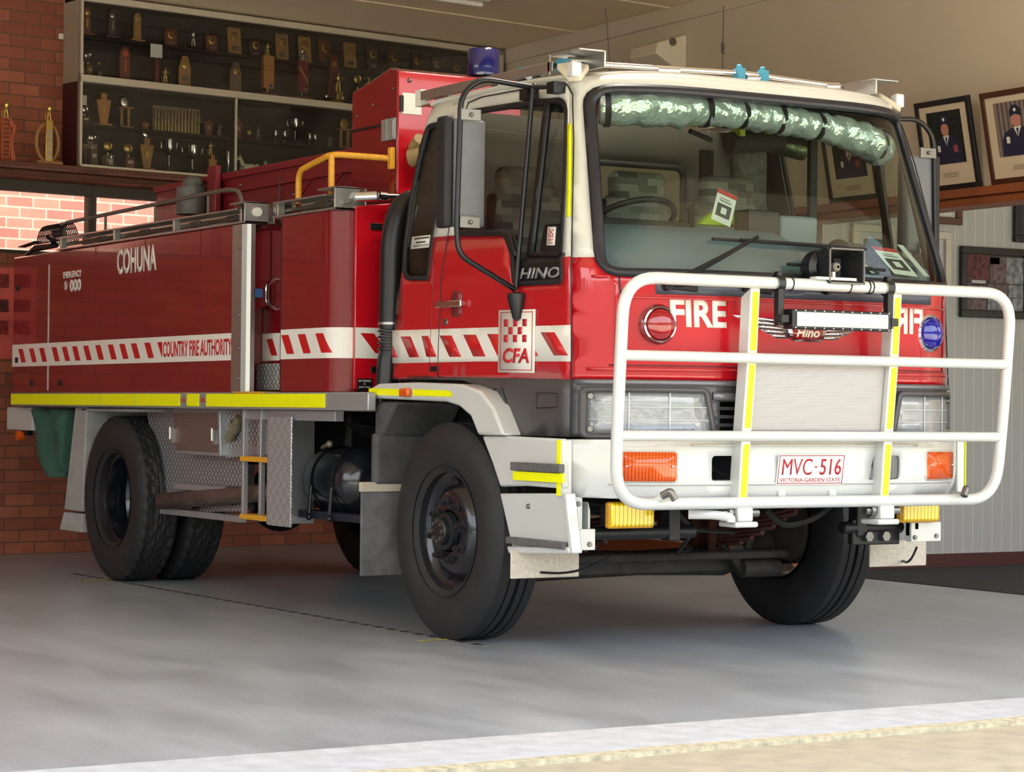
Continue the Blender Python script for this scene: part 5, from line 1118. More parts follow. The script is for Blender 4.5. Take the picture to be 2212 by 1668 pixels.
# mesh lamp guard and hose nozzle at the rear top corner
m = MB()
for i in range(9):
    a = i/8*math.pi
    m.tube([(-5.36, -1.1+.06*math.cos(a), 2.12+.12*math.sin(a)), (-4.92, -1.1+.06*math.cos(a), 2.12+.12*math.sin(a))], .004, 5)
for i in range(15): x = -5.36+.44*i/14; m.tube([(x, -1.1+.06*math.cos(a*math.pi/8), 2.12+.12*math.sin(a*math.pi/8)) for a in range(9)], .004, 5)
m.obj('mesh_lamp_guard', DARK, TR)
m = MB(); m.tube([(-5.7, -1.12, 2.06), (-5.5, -1.12, 2.10), (-5.1, -1.12, 2.10)], [.014, .022, .016], 10); m.tube([(-5.2, -1.12, 2.10), (-5.12, -1.13, 2.13), (-5.25, -1.13, 2.16)], [.012, .018, .012], 8); m.bar((-5.72, -1.14, 2.12), (-5.4, -1.14, 2.14), .05, .006); m.obj('hose_nozzle', DARK, TR)
BX((-5.2, -.9, 2.05), (-4.9, -.6, 2.17), 'rear_top_box', DARK, .01)
# deck superstructure behind and tower locker
m = MB(); m.box((-4.16, -.82, 2.0), (-1.45, -.1, 2.40)); dk = m.obj('deck_superstructure', DRED, TR, bev=.01)
m = MB(); m.box((-4.17, -.84, 2.385), (-1.45, -.818, 2.425)); m.box((-4.17, -.84, 2.30), (-1.45, -.822, 2.31)); m.obj('coaming', DRED, dk, bev=.004)
BX((-3.24, -.88, 2.06), (-3.12, -.845, 2.47), 'red_strap', DRED, .004, dk)
m = MB(); m.lathe([(0, 0), (.09, 0), (.09, .16), (0, .16)], (-3.42, -.9, 2.2), (0, 0, 1), 16); m.ball((-3.4, -.9, 2.38), (.08, .06, .05), 10); m.obj('hose_reel_motor', mat('grey_cast_metal', (96, 98, 96), .5), TR)
m = MB()
for u, v in ((520, 400), (520, 415), (635, 420), (640, 400), (612, 395), (620, 440)): q = oy(u, v, -.823); m.ball(q, .01, 8)
m.obj('rivet', DSTEEL, dk)
m = MB(); q = oy(603, 385, -.84); 
for i in range(9): m.ball((q.x+(.006 if i % 2 else -.004), -.835, q.z-.02*i), (.006, .004, .012), 6)
m.bar((q.x+.01, -.84, q.z-.17), (q.x+.02, -.84, q.z-.26), .03, .01); m.obj('latch_chain', DSTEEL, dk)
m = MB()
for x in (-2.1, -1.75): m.tube([(x, -.85, 2.12), (x+.02, -.85, 2.2), (x+.2, -.85, 2.3)], .008, 6)
m.obj('bracket_brace', DRED, dk)
m = MB(); x0, x1 = -1.445, -.94
m.prism([(x0, -.85, 2.0), (x1, -.85, 2.0), (x1, -.85, 2.77), (x0+.42, -.85, 2.79), (x0+.18, -.85, 2.74), (x0, -.85, 2.71)], (0, .72, 0)); tw = m.obj('tower_locker', SRED, TR, bev=.008)
m = MB(); m.prism([(x1, -.8495, 2.0), (x1, -.135, 2.0), (x1, -.135, 2.76), (x1, -.8495, 2.76)], (.012, 0, 0)); m.obj('tower_front_lit', RED, tw, bev=.003)  # brighter red sheet: light falling on the tower front put into colour
m = MB(); m.box((x0+.01, -.858, 2.50), (x1-.01, -.849, 2.512)); m.obj('door_gap', BLK, tw)
m = MB(); m.box((-1.09, -.862, 2.42), (-.945, -.851, 2.53)); m.box((-1.03, -.868, 2.42), (-1.02, -.862, 2.53)); m.box((-.965, -.87, 2.43), (-.95, -.862, 2.52)); m.obj('hinge_plate', ALU, tw, bev=.002)
m = MB(); m.box((-.927, -.83, 2.55), (-.924, -.72, 2.655)); m.obj('white_label', PAPER, tw); m = MB(); m.box((-.93, -.845, 2.56), (-.918, -.826, 2.64)); m.obj('label_clip', BLK, tw)
m = MB()
for z, x in ((2.62, -1.2), (2.58, -1.38), (2.68, -.98)): m.ball((x, -.851, z), .008, 6)
m.ball((-.926, -.79, 2.72), .012, 8); m.obj('rivet', DSTEEL, tw)
m = MB(); m.tube([(-.92, -.78, 2.33), (-.86, -.74, 2.34)], .05, 12); m.tube([(-.92, -.76, 2.38), (-.86, -.76, 2.42)], .035, 10); m.obj('horn_pot', mat('tan_hose_end', (150, 128, 84), .6), tw)
# blue beacon
m = MB(); m.lathe([(0, 0), (.05, 0), (.05, .05), (0, .05)], (-1.03, -.3, 2.74), (0, 0, 1), 20); bc = m.obj('beacon', BLK, TR)
m = MB(); m.lathe([(.083, 0), (.086, .02), (.084, .12), (.078, .14), (0, .145)], (-1.03, -.3, 2.79), (0, 0, 1), 28); m.obj('beacon_dome', DBLU, bc)
# air-intake snorkel behind the cab
m = MB(); m.tube([(-.73, -1.0, 1.16), (-.73, -.99, 1.3), (-.73, -.98, 1.34)], .062, 20)
m.tube(fillet([(-.73, -.98, 1.46), (-.73, -.975, 1.9), (-.73, -.93, 2.08), (-.78, -.6, 2.12)], .16, 8), .066, 20)
for i in range(9): m.tube([(-.73, -.98, 1.34+i*.0145), (-.73, -.98, 1.35+i*.0145)], .07 if i % 2 else .06, 20)
sn = m.obj('intake_snorkel', BLK, TR, angle=50); m = MB(); m.tube([(-.73, -.98, 1.478), (-.73, -.98, 1.49)], .069, 20); m.obj('hose_clamp', STEEL, sn)
# ================================================================ GUARDS, STEPS, UNDERSIDE
def sxz(u, v, y=-1.13): q = oy(u, v, y); return (q.x, q.z)
ga = px(sxz, [(799, 861), (803, 838), (820, 829), (900, 826), (1000, 830), (1040, 845), (1068, 880), (1092, 941), (1036, 940), (1020, 900), (995, 878), (965, 868), (860, 863)])
for sg in (-1, 1):
    m = MB(); m.prism([(x, sg*1.14, z) for x, z in ga], (0, -sg*.2, 0)); g = m.obj('front_guard', WHT, TR, bev=.012)
    m = MB(); m.prism([(x, sg*1.142, z) for x, z in px(sxz, [(802, 839), (872, 841), (872, 855), (802, 853)])], (0, sg*.002, 0)); m.prism([(x, sg*1.142, z) for x, z in px(sxz, [(897, 841), (975, 844), (982, 850), (981, 857), (897, 855)])], (0, sg*.002, 0)); m.obj('reflective_strip', YEL, g)
    a_ = sxz(884, 848); m = MB(); m.box((a_[0]-.045, min(sg*1.142, sg*1.165), a_[1]-.02), (a_[0]+.045, max(sg*1.142, sg*1.165), a_[1]+.02)); m.obj('side_repeater_lamp', AMB, g, bev=.008)
    far = sg > 0
    lo = px(sxz, [(1036, 942), (1092, 942), (1209, 948), (1211, 1056), (1130, 1050), (1075, 1052), (1058, 1000)])
    m = MB(); m.prism([(x, sg*1.12, z) for x, z in lo], (0, -sg*.035, 0)); st = m.obj('upper_step_panel', WHT, TR, bev=.01)
    a_, b_ = sxz(1112, 1012), sxz(1218, 1012)
    m = MB(); m.box((a_[0], min(sg*1.125, sg*1.155), a_[1]-.008), (b_[0], max(sg*1.125, sg*1.155), a_[1]+.028)); m.obj('step_tread', mat('worn_step_rubber', (104, 102, 102), .7, noise=.4, nscale=40), st, bev=.004)
    m = MB(); m.box((a_[0], min(sg*1.125, sg*1.14), a_[1]-.05), (b_[0], max(sg*1.125, sg*1.14), a_[1]-.012)); m.obj('reflective_strip', YEL, st)
    lo = px(sxz, [(1071, 1066), (1214, 1066), (1229, 1196), (1100, 1194)])
    m = MB(); m.prism([(x, sg*1.11, z) for x, z in lo], (0, -sg*.05, 0)); m.prism([(x, sg*1.13, z) for x, z in px(sxz, [(1214, 1066), (1222, 1066), (1237, 1196), (1228, 1196)])], (0, -sg*.05, 0)); m.prism([(x, sg*1.135, z) for x, z in px(sxz, [(1096, 1180), (1230, 1182), (1230, 1196), (1100, 1196)])], (0, -sg*.06, 0)); st = m.obj('lower_step', WHT, TR, bev=.006)
    a_, b_ = sxz(1100, 1168), sxz(1224, 1168); m = MB(); m.box((a_[0], min(sg*1.12, sg*1.15), a_[1]-.012), (b_[0], max(sg*1.12, sg*1.15), a_[1]+.018)); m.obj('step_tread', mat('worn_step_rubber', (104, 102, 102), .7), st, bev=.004)
    a_ = sxz(1134, 1094); m = MB(); m.ball((a_[0], sg*1.112, a_[1]), .012, 8); m.obj('step_bolt', DSTEEL, st)
    # mounting bracket under the bumper corner
    ya, yb_ = (-1.08, -.96) if sg < 0 else (.78, .96)
    m = MB(); m.box((1.06, ya, .5), (1.09, ya+.06, .70)); m.box((1.06, ya, .475), (1.10, yb_, .565)); m.prism([(1.06, yb_-.012, .5), (1.06, yb_, .5), (1.06, yb_, .64), (1.06, yb_-.012, .68)], (-.2, 0, 0)); m.box((1.09, ya+.02, .53), (1.1, ya+.045, .68)); br = m.obj('step_bracket', WHT, TR, bev=.003)
    m = MB()
    for a, c in ((ya+.02, .495), (yb_-.03, .5), (ya+.032, .672)): m.lathe([(0, .01), (.01, .01), (.012, 0)], (1.1, a, c), (1, 0, 0), 8)
    m.obj('bracket_bolt', DSTEEL, br)
    # cream rubber flap ahead of the wheel and grey flap behind it
    m = MB(); m.box((.745, min(sg*1.17, sg*.82), .335), (.755, max(sg*1.17, sg*.82), .46)); fl_ = m.obj('cream_mud_flap', FLAPW, TR, bev=.004)
    pts = [(.757+.3*k/8, sg*(1.02-.17*k/8-.0), .36+.085*k/8-.03*math.sin(k/8*math.pi)) for k in range(9)]; m = MB(); m.tube(pts, .006, 6); m.obj('retaining_chain', DARK, fl_)
    m = MB(); m.prism([(-.60, sg*1.21, .26), (-.60, sg*.85, .26), (-.60, sg*.85, .70), (-.60, sg*1.21, .70)], (.014, 0, 0)); gf = m.obj('grey_mud_flap', MUDF, TR, bev=.003)
    m = MB(); m.prism([(-.62, sg*1.17, .70), (-.60, sg*1.17, .90), (-.52, sg*1.15, 1.06), (-.45, sg*1.13, 1.09), (-.45, sg*.75, 1.09), (-.62, sg*.75, .70)], (0, 0, .001)) if False else m.box((-.62, min(sg*1.15, sg*.75), .70), (-.56, max(sg*1.15, sg*.75), .95))
    m.prism([(-.62, sg*1.13, .93), (-.56, sg*1.13, .93), (-.40, sg*1.13, 1.10), (-.62, sg*1.13, 1.10)], (0, -sg*.38, 0)); m.obj('wheel_arch_liner', mat('dusty_grey_liner', (84, 84, 86), .75, noise=.45, nscale=9), TR, bev=.02)
    m = MB(); m.box((-.60, min(sg*1.22, sg*.95), .665), (-.575, max(sg*1.22, sg*.95), .712)); m.obj('flap_strip', mat('dirty_cream_strip', (190, 180, 160), .6), gf, bev=.003)
    m = MB(); m.box((-.62, min(sg*1.04, sg*.5), 1.0), (1.0, max(sg*1.04, sg*.5), 1.19)) if False else m.box((-.6, min(sg*.98, sg*.5), 1.1), (.6, max(sg*.98, sg*.5), 1.2)); m.obj('arch_roof', DARK, TR)
# chassis
m = MB()
for y in (-.42, .42): m.box((-5.5, y-.035, .72), (1.05, y+.035, .96))
for x in (-5.2, -3.2, -2.0, -.9, .9): m.box((x-.05, -.42, .76), (x+.05, .42, .9))
m.obj('chassis_frame', DARK, TR, bev=.005)
m = MB(); m.box((-.55, -.75, 1.0), (.95, .75, 1.19)); m.box((-.7, -.35, .62), (.7, .35, 1.1)); m.obj('engine_block', DARK, TR, bev=.03)
m = MB(); m.tube([(1.0, -.95, .54), (1.0, -.38, .54)], .03, 14); m.tube([(1.0, .45, .54), (1.0, .8, .54)], .03, 14)
for y in (-.5, .55): m.box((.96, y-.03, .5), (1.03, y+.03, .72))
m.box((.9, -.45, .64), (1.0, .5, .72))
m.box((.98, .5, .46), (1.02, .78, .58)); m.obj('front_cross_tube', DARK, TR, bev=.006)
m = MB()
for y in (.58, .68): m.lathe([(0, .025), (.024, .025), (.026, .0)], (1.02, y, .5), (1, 0, 0), 6)
m.obj('tow_bolt', DSTEEL, TR)
m = MB(); m.tube([(0, -.78, .42), (0, -.62, .33), (0, .0, .33), (0, .5, .33), (0, .78, .42)], [.07, .075, .06, .075, .07], 12); m.box((-.05, -.6, .28), (.07, .55, .36)); m.tube([(.2, -.75, .37), (.2, .75, .37)], .022, 10)
fa = m.obj('front_axle', DIRTY, TR, bev=.01)
m = MB(); m.tube([(.16, .5, .30), (.16, .72, .30)], .045, 12); m.tube([(.1, .55, .28), (.1, .62, .56)], .025, 8); m.prism([(.16, .38, .42), (.16, .5, .42), (.16, .62, .28), (.16, .5, .28)], (-.03, 0, 0)); m.obj('steering_linkage', DIRTY, fa)
for y in (-.42, .42):
    m = MB()
    for i in range(8):
        l = .78-.085*i; zc = .53-.018*i; m.tube([(l*k, y, zc+.11*abs(k)**1.6*(l/.78)**2) for k in (-1, -.75, -.5, -.25, 0, .25, .5, .75, 1)], .016, 4)
    m.box((-.08, y-.05, .36), (-.06, y+.05, .56)); m.box((.06, y-.05, .36), (.08, y+.05, .56)); m.obj('leaf_spring', RUST, TR)
m = MB(); m.tube(fillet([(.9, .1, .62), (.95, .15, .55), (.98, .3, .58), (.95, .45, .66)], .06), .016, 8); m.tube(fillet([(.85, -.3, .5), (.6, -.2, .4), (.3, .1, .42)], .1), .01, 6); m.tube(fillet([(.9, -.4, .62), (.6, -.1, .52), (.5, .2, .5)], .1), .012, 6); m.obj('brake_hose', BLKR, TR)
WBASE = 4.06
m = MB(); m.tube([(-WBASE, -.75, .5), (-WBASE, .75, .5)], .075, 14); m.ball((-WBASE, 0, .5), (.23, .2, .22), 20); m.tube([(-WBASE+.2, 0, .52), (-1.2, .0, .75)], .045, 12); m.obj('rear_axle', DARK, TR)
# underside panels near side
CP_ = [(315, 878), (600, 878), (600, 985), (525, 990), (525, 1104), (355, 1108)]
m = MB(); m.prism([(x, -.98, z) for x, z in px(lambda u, v: sxz(u, v, -.98), CP_)], (0, .02, 0)); cp = m.obj('checker_plate_skirt', CHK, TR)
m = MB(); x0, z0 = sxz(340, 1108, -1.0); x1, z1 = sxz(525, 1104, -1.0); m.box((x0-.0, -1.02, z0), (x1, -.98, z0+.035)); a_ = sxz(378, 1052, -1.05); m.box((a_[0], -1.06, a_[1]-.01), (a_[0]+1.0, -1.0, a_[1]+.02)); m.obj('skirt_edge', ALU, cp)
pl2 = px(lambda u, v: sxz(u, v, -1.06), [(476, 880), (600, 880), (600, 980), (476, 990)])
m = MB(); m.prism([(x, -1.06, z) for x, z in pl2], (0, .012, 0)); cp2 = m.obj('checker_plate_skirt', CHK, TR)
m = MB(); m.prism([(x, -1.062, z) for x, z in px(lambda u, v: sxz(u, v, -1.062), [(476, 972), (525, 966), (600, 960), (600, 980), (476, 990)])], (0, .001, 0)); m.obj('plain_strip', ALU, cp2)
m = MB(); c_ = px(lambda u, v: sxz(u, v, -1.1), [(374, 880), (474, 880), (476, 986), (378, 980)])
m.prism([(x, -1.1, z) for x, z in c_], (0, .15, 0)); tb = m.obj('tool_box', ALU, TR, bev=.006); m = MB(); m.prism([(x, -1.105, z) for x, z in [(c_[0][0]+.02, c_[0][1]-.03), (c_[1][0]-.02, c_[1][1]-.03), (c_[2][0]-.02, c_[2][1]+.02), (c_[3][0]+.02, c_[3][1]+.02)]], (0, .005, 0)); tdr = m.obj('tool_box_door', tex('reflection_brown_plate', 'checker_plate', (124, 104, 98), (158, 138, 128), scale=40, rough=.5, metal=.6, bump=.4), tb)  # brown of the bricks' reflection is put into the door colour
m = MB()
for xx in (c_[0][0]+.01, c_[1][0]-.05): zc = (c_[0][1]+c_[3][1])/2-.03; m.box((xx, -1.125, zc-.04), (xx+.04, -1.105, zc+.04)); m.tube([(xx+.02, -1.13, zc-.02), (xx+.02, -1.13, zc+.05)], .008, 6)
m.obj('toggle_latch', STEEL, tdr)
m = MB(); a_, b_ = oy(360, 1083, -1.02), oy(562, 1066, -1.02); a_.y = -1.045; b_.y = -1.035; m.tube([a_, (a_+b_)/2, b_, b_+Vector((.3, .03, .02))], .048, 18, cap=False); m.tube([a_+Vector((.004, 0, 0)), a_+Vector((.4, .03, .01))], .042, 18, cap=False); ex = m.obj('exhaust_pipe', mat('heat_stained_pipe', (112, 92, 86), .55, metal=.4, noise=.4, nscale=8), TR); k = ex.modifiers.new('s', 'SOLIDIFY'); k.thickness = .003
m = MB(); m.lathe([(.053, -.02), (.053, .02)], (a_+b_)/2+Vector((.25, .03, .02)), (1, .1, 0), 16); m.box((-2.42, -1.0, .5), (-2.36, -.96, .75)); m.obj('pipe_clamp', DIRTY, ex)
# ladder and its checker column
m = MB(); lx0, lx1 = sxz(527, 1000)[0], sxz(569, 1000)[0]
for x in (lx0, lx0+.22): m.box((x-.013, -1.14, .46), (x+.013, -1.11, 1.055))
m.box((lx0, -1.13, 1.0), (lx0+.42, -1.1, 1.055)); ld = m.obj('access_ladder', ALU, TR, bev=.003)
for z in (.775, .465): m = MB(); m.prism([(lx0-.01, -1.15, z), (lx0+.36, -1.15, z), (lx0+.36, -1.03, z), (lx0-.01, -1.03, z)], (0, 0, .028)); m.obj('ladder_rung', YPT, ld, bev=.003)
cx0, cx1 = -1.755, -1.45
m = MB(); m.box((-1.76, -1.165, .455), (-1.74, -.9, 1.02)); m.obj('ladder_side_plate', ALU, ld)
m = MB(); m.prism([(-1.735, -1.17, .45), (-1.46, -1.17, .45), (-1.46, -1.17, 1.02), (-1.735, -1.17, 1.02)], (0, .012, 0)); m.obj('checker_column', CHKY, TR, bev=.004)
BX((-1.75, -1.15, 1.0), (-1.0, -1.1, 1.054), 'ladder_top_rail', ALU, .003)
m = MB(); q = oy(505, 925, -1.09); m.tube([q+Vector((-.06, 0, -.06)), q+Vector((.07, 0, .06))], [.03, .022], 10); m.tube([q+Vector((.0, 0, -.01)), q+Vector((.03, 0, .03))], .034, 8); m.obj('water_coupling', mat('tarnished_brass', (150, 140, 116), .5, metal=.6), TR)
# air tank
m = MB(); m.lathe([(0, -.05), (.08, -.045), (.14, -.02), (.172, .03), (.178, .06), (.178, .42), (.172, .46), (.14, .51), (.08, .535), (0, .54)], (-1.66, -.84, .69), (1, 0, 0), 32); at_ = m.obj('air_tank', mat('gloss_black_tank', (24, 26, 32), .22, coat=.5), TR)
m = MB()
for x in (-1.53, -1.29): m.lathe([(.181, -.012), (.184, 0), (.181, .012)], (x, -.84, .69), (1, 0, 0), 32); m.tube([(x, -1.02, .66), (x, -1.03, .52)], .01, 8); m.ball((x, -1.03, .50), .018, 8)
m.obj('tank_strap', BLK, at_)
m = MB(); m.box((-1.72, -1.0, .49), (-.9, -.6, .53)); m.obj('tank_cradle', mat('dark_navy_bracket', (30, 34, 48), .5), at_, bev=.004)
m = MB(); m.tube([(-1.13, -.84, .69), (-.98, -.86, .68)], .014, 8); m.tube([(-1.07, -.85, .69), (-1.03, -.855, .69)], .022, 6); m.tube([(-1.58, -.93, .86), (-1.47, -.95, .88)], .012, 8); m.ball((-1.46, -.95, .88), .02, 8); m.obj('brass_fitting', mat('tarnished_brass', (150, 140, 116), .5, metal=.6), at_)
m = MB()
for i in range(4): m.tube(fillet([(-1.6, -.7-.03*i, .93+.02*i), (-1.1, -.75-.02*i, .9+.02*i), (-.8, -.85, .94+.012*i), (-.62, -.8, .9)], .08), .008, 6)
m.tube(fillet([(-1.05, -.86, .66), (-1.0, -.88, .60), (-1.02, -.88, .54)], .03), .012, 6); m.obj('air_line', BLKR, TR)
BX((-2.0, -.9, .62), (-.75, .9, .70), 'gearbox_mass', DARK, .02) if False else None
m = MB(); m.box((-2.2, -.7, .55), (-1.75, .3, 1.05)); m.box((-1.2, -.4, .55), (-.6, .4, 1.0)); m.box((-1.9, .5, .5), (-.8, 1.05, 1.05)); m.obj('gearbox_and_tanks', DARK, TR, bev=.03)
# rear mudguard, bag, bracket
rg = px(lambda u, v: sxz(u, v, -1.1), [(178, 875), (275, 875), (240, 930), (215, 1000), (205, 1040), (200, 1106), (150, 1106)])
m = MB(); m.prism([(-4.70, -1.13, 1.055), (-4.50, -1.13, 1.055), (-4.56, -1.13, .40), (-4.88, -1.13, .40)], (0, .5, 0)); m.box((-4.6, -1.13, 1.03), (-3.6, -.6, 1.05)); mg = m.obj('rear_mudguard', mat('grey_alloy_guard', (172, 172, 168), .5, noise=.2, nscale=12), TR, bev=.006)
m = MB(); m.prism([(-4.87, -1.135, .385), (-4.55, -1.135, .385), (-4.56, -1.135, .27), (-4.95, -1.135, .27)], (0, .5, 0)); m.obj('rear_mud_flap', mat('pale_rubber_flap', (176, 176, 172), .6, noise=.2, nscale=12), mg, bev=.004)
BX((-6.04, -1.12, .895), (-5.53, -1.0, 1.05), 'rear_step_bracket', WHT, .006); m = MB(); m.lathe([(0, .03), (.03, .028), (.035, 0), (.028, -.02)], (-5.78, -1.11, .858), (0, -1, 0), 18); m.obj('side_marker_lamp', AMB, TR); BX((-5.85, -1.1, .86), (-5.7, -1.05, .9), 'lamp_holder', DARK, .004)
for o_ in list(TR.children):
    if o_.name.split('.')[0] in ('upper_step_panel', 'lower_step') and o_.data.vertices[0].co.y > 0:
        for c_ in list(o_.children): bpy.data.objects.remove(c_)
        bpy.data.objects.remove(o_)
# wheels -----------------------------------------------------------------------------
R_, RI = .503, .292
def wheel(front):
    w = .25 if front else .25; n = 96
    prof = [(RI-.02, w-.01), (RI, w), (RI+.02, w+.004), (RI+.06, w+.012), (R_-.09, w+.012), (R_-.035, w-.004), (R_-.008, w-.022)]
    if front: tread = [(R_, w-.03), (R_, w-.07), (R_-.012, w-.072), (R_-.012, w-.078), (R_, w-.08), (R_, w-.11), (R_-.012, w-.112), (R_-.012, w-.118), (R_, w-.12), (R_, .13), (R_-.012, .128), (R_-.012, .122), (R_, .12), (R_, .09), (R_-.012, .088), (R_-.012, .082), (R_, .08), (R_, .03)]
    else: tread = [(R_, w-.03)]+[(R_, w-.03-(w-.06)*k/16) for k in range(1, 16)]+[(R_, .03)]
    prof2 = [(R_-.008, .022), (R_-.035, .004), (R_-.09, -.01), (RI+.06, -.01), (RI, .01), (RI-.02, .02)]
    m = MB(); m.lathe(prof+tread+prof2, (0, 0, 0), (0, 1, 0), n if front else 144, True)
    if not front:
        for v in m.bm.verts:
            r = math.hypot(v.co.x, v.co.z)
            if r > R_-.02:
                a = math.atan2(v.co.z, v.co.x); y = v.co.y
                g = 0
                for c in (.07, .125, .18):
                    if abs(y-c-.012*math.copysign(1, math.sin(a*36))) < .009: g = 1
                if (y < .05 or y > .2) and math.sin(a*36+(1.5 if y < .1 else 0)) > .55: g = 1
                k = (r-.012*g)/r; v.co.x *= k; v.co.z *= k
    return m
def rim_front(m):    # outer side towards -y ; tyre spans y 0..w, outer face at y=0 side
    m.lathe([(RI+.012, .0), (RI+.012, .02), (RI-.01, .03), (RI-.02, .05), (RI-.035, .055), (.235, .075), (.215, .065), (.2, .045), (.165, .03), (.11, .03), (.1, .03), (.1, .22), (RI-.03, .24)], (0, 0, 0), (0, 1, 0), 48)
RIM = mat('black_painted_rim', (20, 22, 30), .25, coat=.5)
def build_wheel(name, x, y, front, flip, dish):
    t = wheel(front).obj('tyre' if False else 'wheel', TYRE, TR, angle=30); t.location = (x, y, R_)
    if flip: t.rotation_euler = (0, 0, math.pi)
    m = MB()
    if dish == 'out': rim_front(m)
    elif dish == 'deep': m.lathe([(RI+.012, -.002), (RI+.012, .02), (RI-.008, .03), (RI-.02, .06), (RI-.04, .07), (RI-.045, .19), (RI-.07, .215), (.12, .215), (.1, .16), (0, .155)], (0, 0, 0), (0, 1, 0), 48)
    else: m.lathe([(RI+.012, .0), (RI-.02, .03), (RI-.04, .2), (RI-.03, .25)], (0, 0, 0), (0, 1, 0), 48)
    r = m.obj('rim', RIM, t, angle=35)
    if dish == 'out':
        m = MB(); m.lathe([(.0, -.03), (.055, -.03), (.062, -.022), (.064, .0), (.085, .004), (.09, .03)], (0, 0, 0), (0, 1, 0), 28); m.obj('hub', mat('scuffed_black_hub', (28, 30, 34), .35), t)
        for k in range(8):
            a = k*math.pi/4+.2; c = Vector((.137*math.cos(a), .03, .137*math.sin(a)))
            m = MB(); m.lathe([(.026, 0), (.026, -.006), (.017, -.007), (.017, -.03), (.011, -.031), (.011, -.042), (0, -.042)], c, (0, 1, 0), 6); m.obj('wheel_nut', mat('greasy_nut_steel', (70, 70, 72), .4, metal=.7), t)
        m = MB()
        for k in range(8): a = k*math.pi/4; m.lathe([(0, -.012), (.011, -.012), (.012, 0)], (.046*math.cos(a)*1.0, -.03+.002, .046*math.sin(a)), (0, 1, 0), 6)
        m.obj('hub_bolt', DSTEEL, t)
        m = MB()
        for k in range(5):
            a = k*math.pi*2/5+.45; c = Vector((.222*math.cos(a), .066, .222*math.sin(a))); tt = Vector((-math.sin(a), 0, math.cos(a))); rd_ = Vector((math.cos(a), 0, math.sin(a)))
            m.prism([c+tt*.05*math.cos(q*.5236)+rd_*.021*math.sin(q*.5236) for q in range(12)], (0, .004, 0))
        m.obj('hand_hole', BLKR, t)
    elif dish == 'deep':
        m = MB()
        for k in range(8):
            a = k*math.pi/4; m.lathe([(.017, 0), (.017, -.03), (0, -.03)], (.137*math.cos(a), .155+.05, .137*math.sin(a)), (0, 1, 0), 6)
        m.obj('wheel_nut', DSTEEL, t)
    elif dish == 'in': m = MB(); m.lathe([(0, .06), (.15, .07), (.2, .1), (.2, .2)], (0, 0, 0), (0, 1, 0), 32); m.obj('brake_drum', mat('dirty_drum', (90, 84, 76), .7, noise=.4), t)
    return t
fw = build_wheel('w', 0, -1.085, True, False, 'out')
# far wheels are turned round so that their outer face looks to +y; their open back shows the drum
o = build_wheel('w', 0, 1.085, True, True, 'in')
m = MB(); m.lathe([(0, -.02), (.17, -.02), (.2, .02), (.2, .1)], (0, 0, 0), (0, -1, 0), 32); dr = m.obj('brake_drum', mat('dirty_drum', (90, 84, 76), .7, noise=.4), o); dr.location = (0, .18, 0)
o = build_wheel('w', -WBASE, -1.13, False, False, 'deep'); build_wheel('w', -WBASE, -.83, False, False, 'in')
o = build_wheel('w', -WBASE, 1.13, False, True, 'deep'); build_wheel('w', -WBASE, .83, False, True, 'in')
# canvas bag: hangs from the body, can be lifted off
m = MB()
q0 = [(-5.515, 1.04), (-5.28, 1.045), (-4.93, 1.045), (-4.95, .64), (-5.0, .60), (-5.2, .595), (-5.34, .66), (-5.50, .86)]
V = []
m.prism([(x, -1.12, z) for x, z in q0], (0, .16, 0)); bmesh.ops.triangulate(m.bm, faces=m.bm.faces); bmesh.ops.subdivide_edges(m.bm, edges=m.bm.edges, cuts=4, use_grid_fill=True)
for v in m.bm.verts: v.co.y += .028*math.sin(v.co.x*17+v.co.z*9)+.016*math.sin(v.co.z*31+v.co.x*20); v.co.x += .012*math.sin(v.co.z*24)
bg = m.obj('canvas_bag', GREEN, None, sub=1, angle=80); tag(bg, 'dark green canvas bag hanging under the rear body behind the mudguard', 'bag')
# ================================================================ ROOF GEAR, MIRRORS, WIPERS
def railset(sg):
    y = sg*.9; m = MB(); m.box((-.60, min(y, y-sg*.10), 2.612), (.60, max(y, y-sg*.10), 2.62)); m.box((-.60, y-.004, 2.575), (.62, y+.004, 2.62)); m.box((.58, min(y, y-sg*.14), 2.645), (.84, max(y, y-sg*.14), 2.652)); m.box((.58, y-.004, 2.56), (.60, y+.004, 2.65)); m.box((.60, min(y-sg*.14, y-sg*.13), 2.58), (.84, max(y-sg*.14, y-sg*.13), 2.65))
    m.box((.2, min(y-sg*.12, y), 2.555), (.5, max(y-sg*.12, y), 2.562)); m.box((-.6, min(y-sg*.12, y), 2.545), (-.3, max(y-sg*.12, y), 2.552))
    r = m.obj('roof_spray_rail', STEEL, TR, bev=.002)
    m = MB(); m.tube([(-.62, y-sg*.03, 2.585), (.7, y-sg*.05, 2.605)], .012, 8)
    for x in (-.5, -.42, .05, .3, .42): m.tube([(x, y-sg*.03, 2.588), (x+.06, y-sg*.03, 2.59)], .022, 8)
    m.obj('spray_pipe', STEEL, r); m = MB(); m.box((-.66, min(y, y-sg*.04), 2.55), (-.6, max(y, y-sg*.04), 2.63)); m.obj('end_plate', PAPER, r)
    m = MB()
    for x in (.28, .62): m.box((x, min(y-sg*.02, y-sg*.07), 2.57), (x+.05, max(y-sg*.02, y-sg*.07), 2.63))
    m.obj('blue_pipe_clamp', mat('blue_pipe_clamp', (64, 150, 180), .4), r)
railset(-1); railset(1)
m = MB(); X0 = .66
pp = [(X0, -.86, 2.615), (X0, -.34, 2.63), (X0, .12, 2.645), (X0, .62, 2.63), (X0, .74, 2.59), (X0, .9, 2.6)]
m.tube(pp, .0125, 12)
for a, b in ((-.84, -.76), (-.37, -.25), (.13, .21), (.60, .68)): m.tube([(X0, a, 2.622), (X0, b, 2.628)], .019, 12)
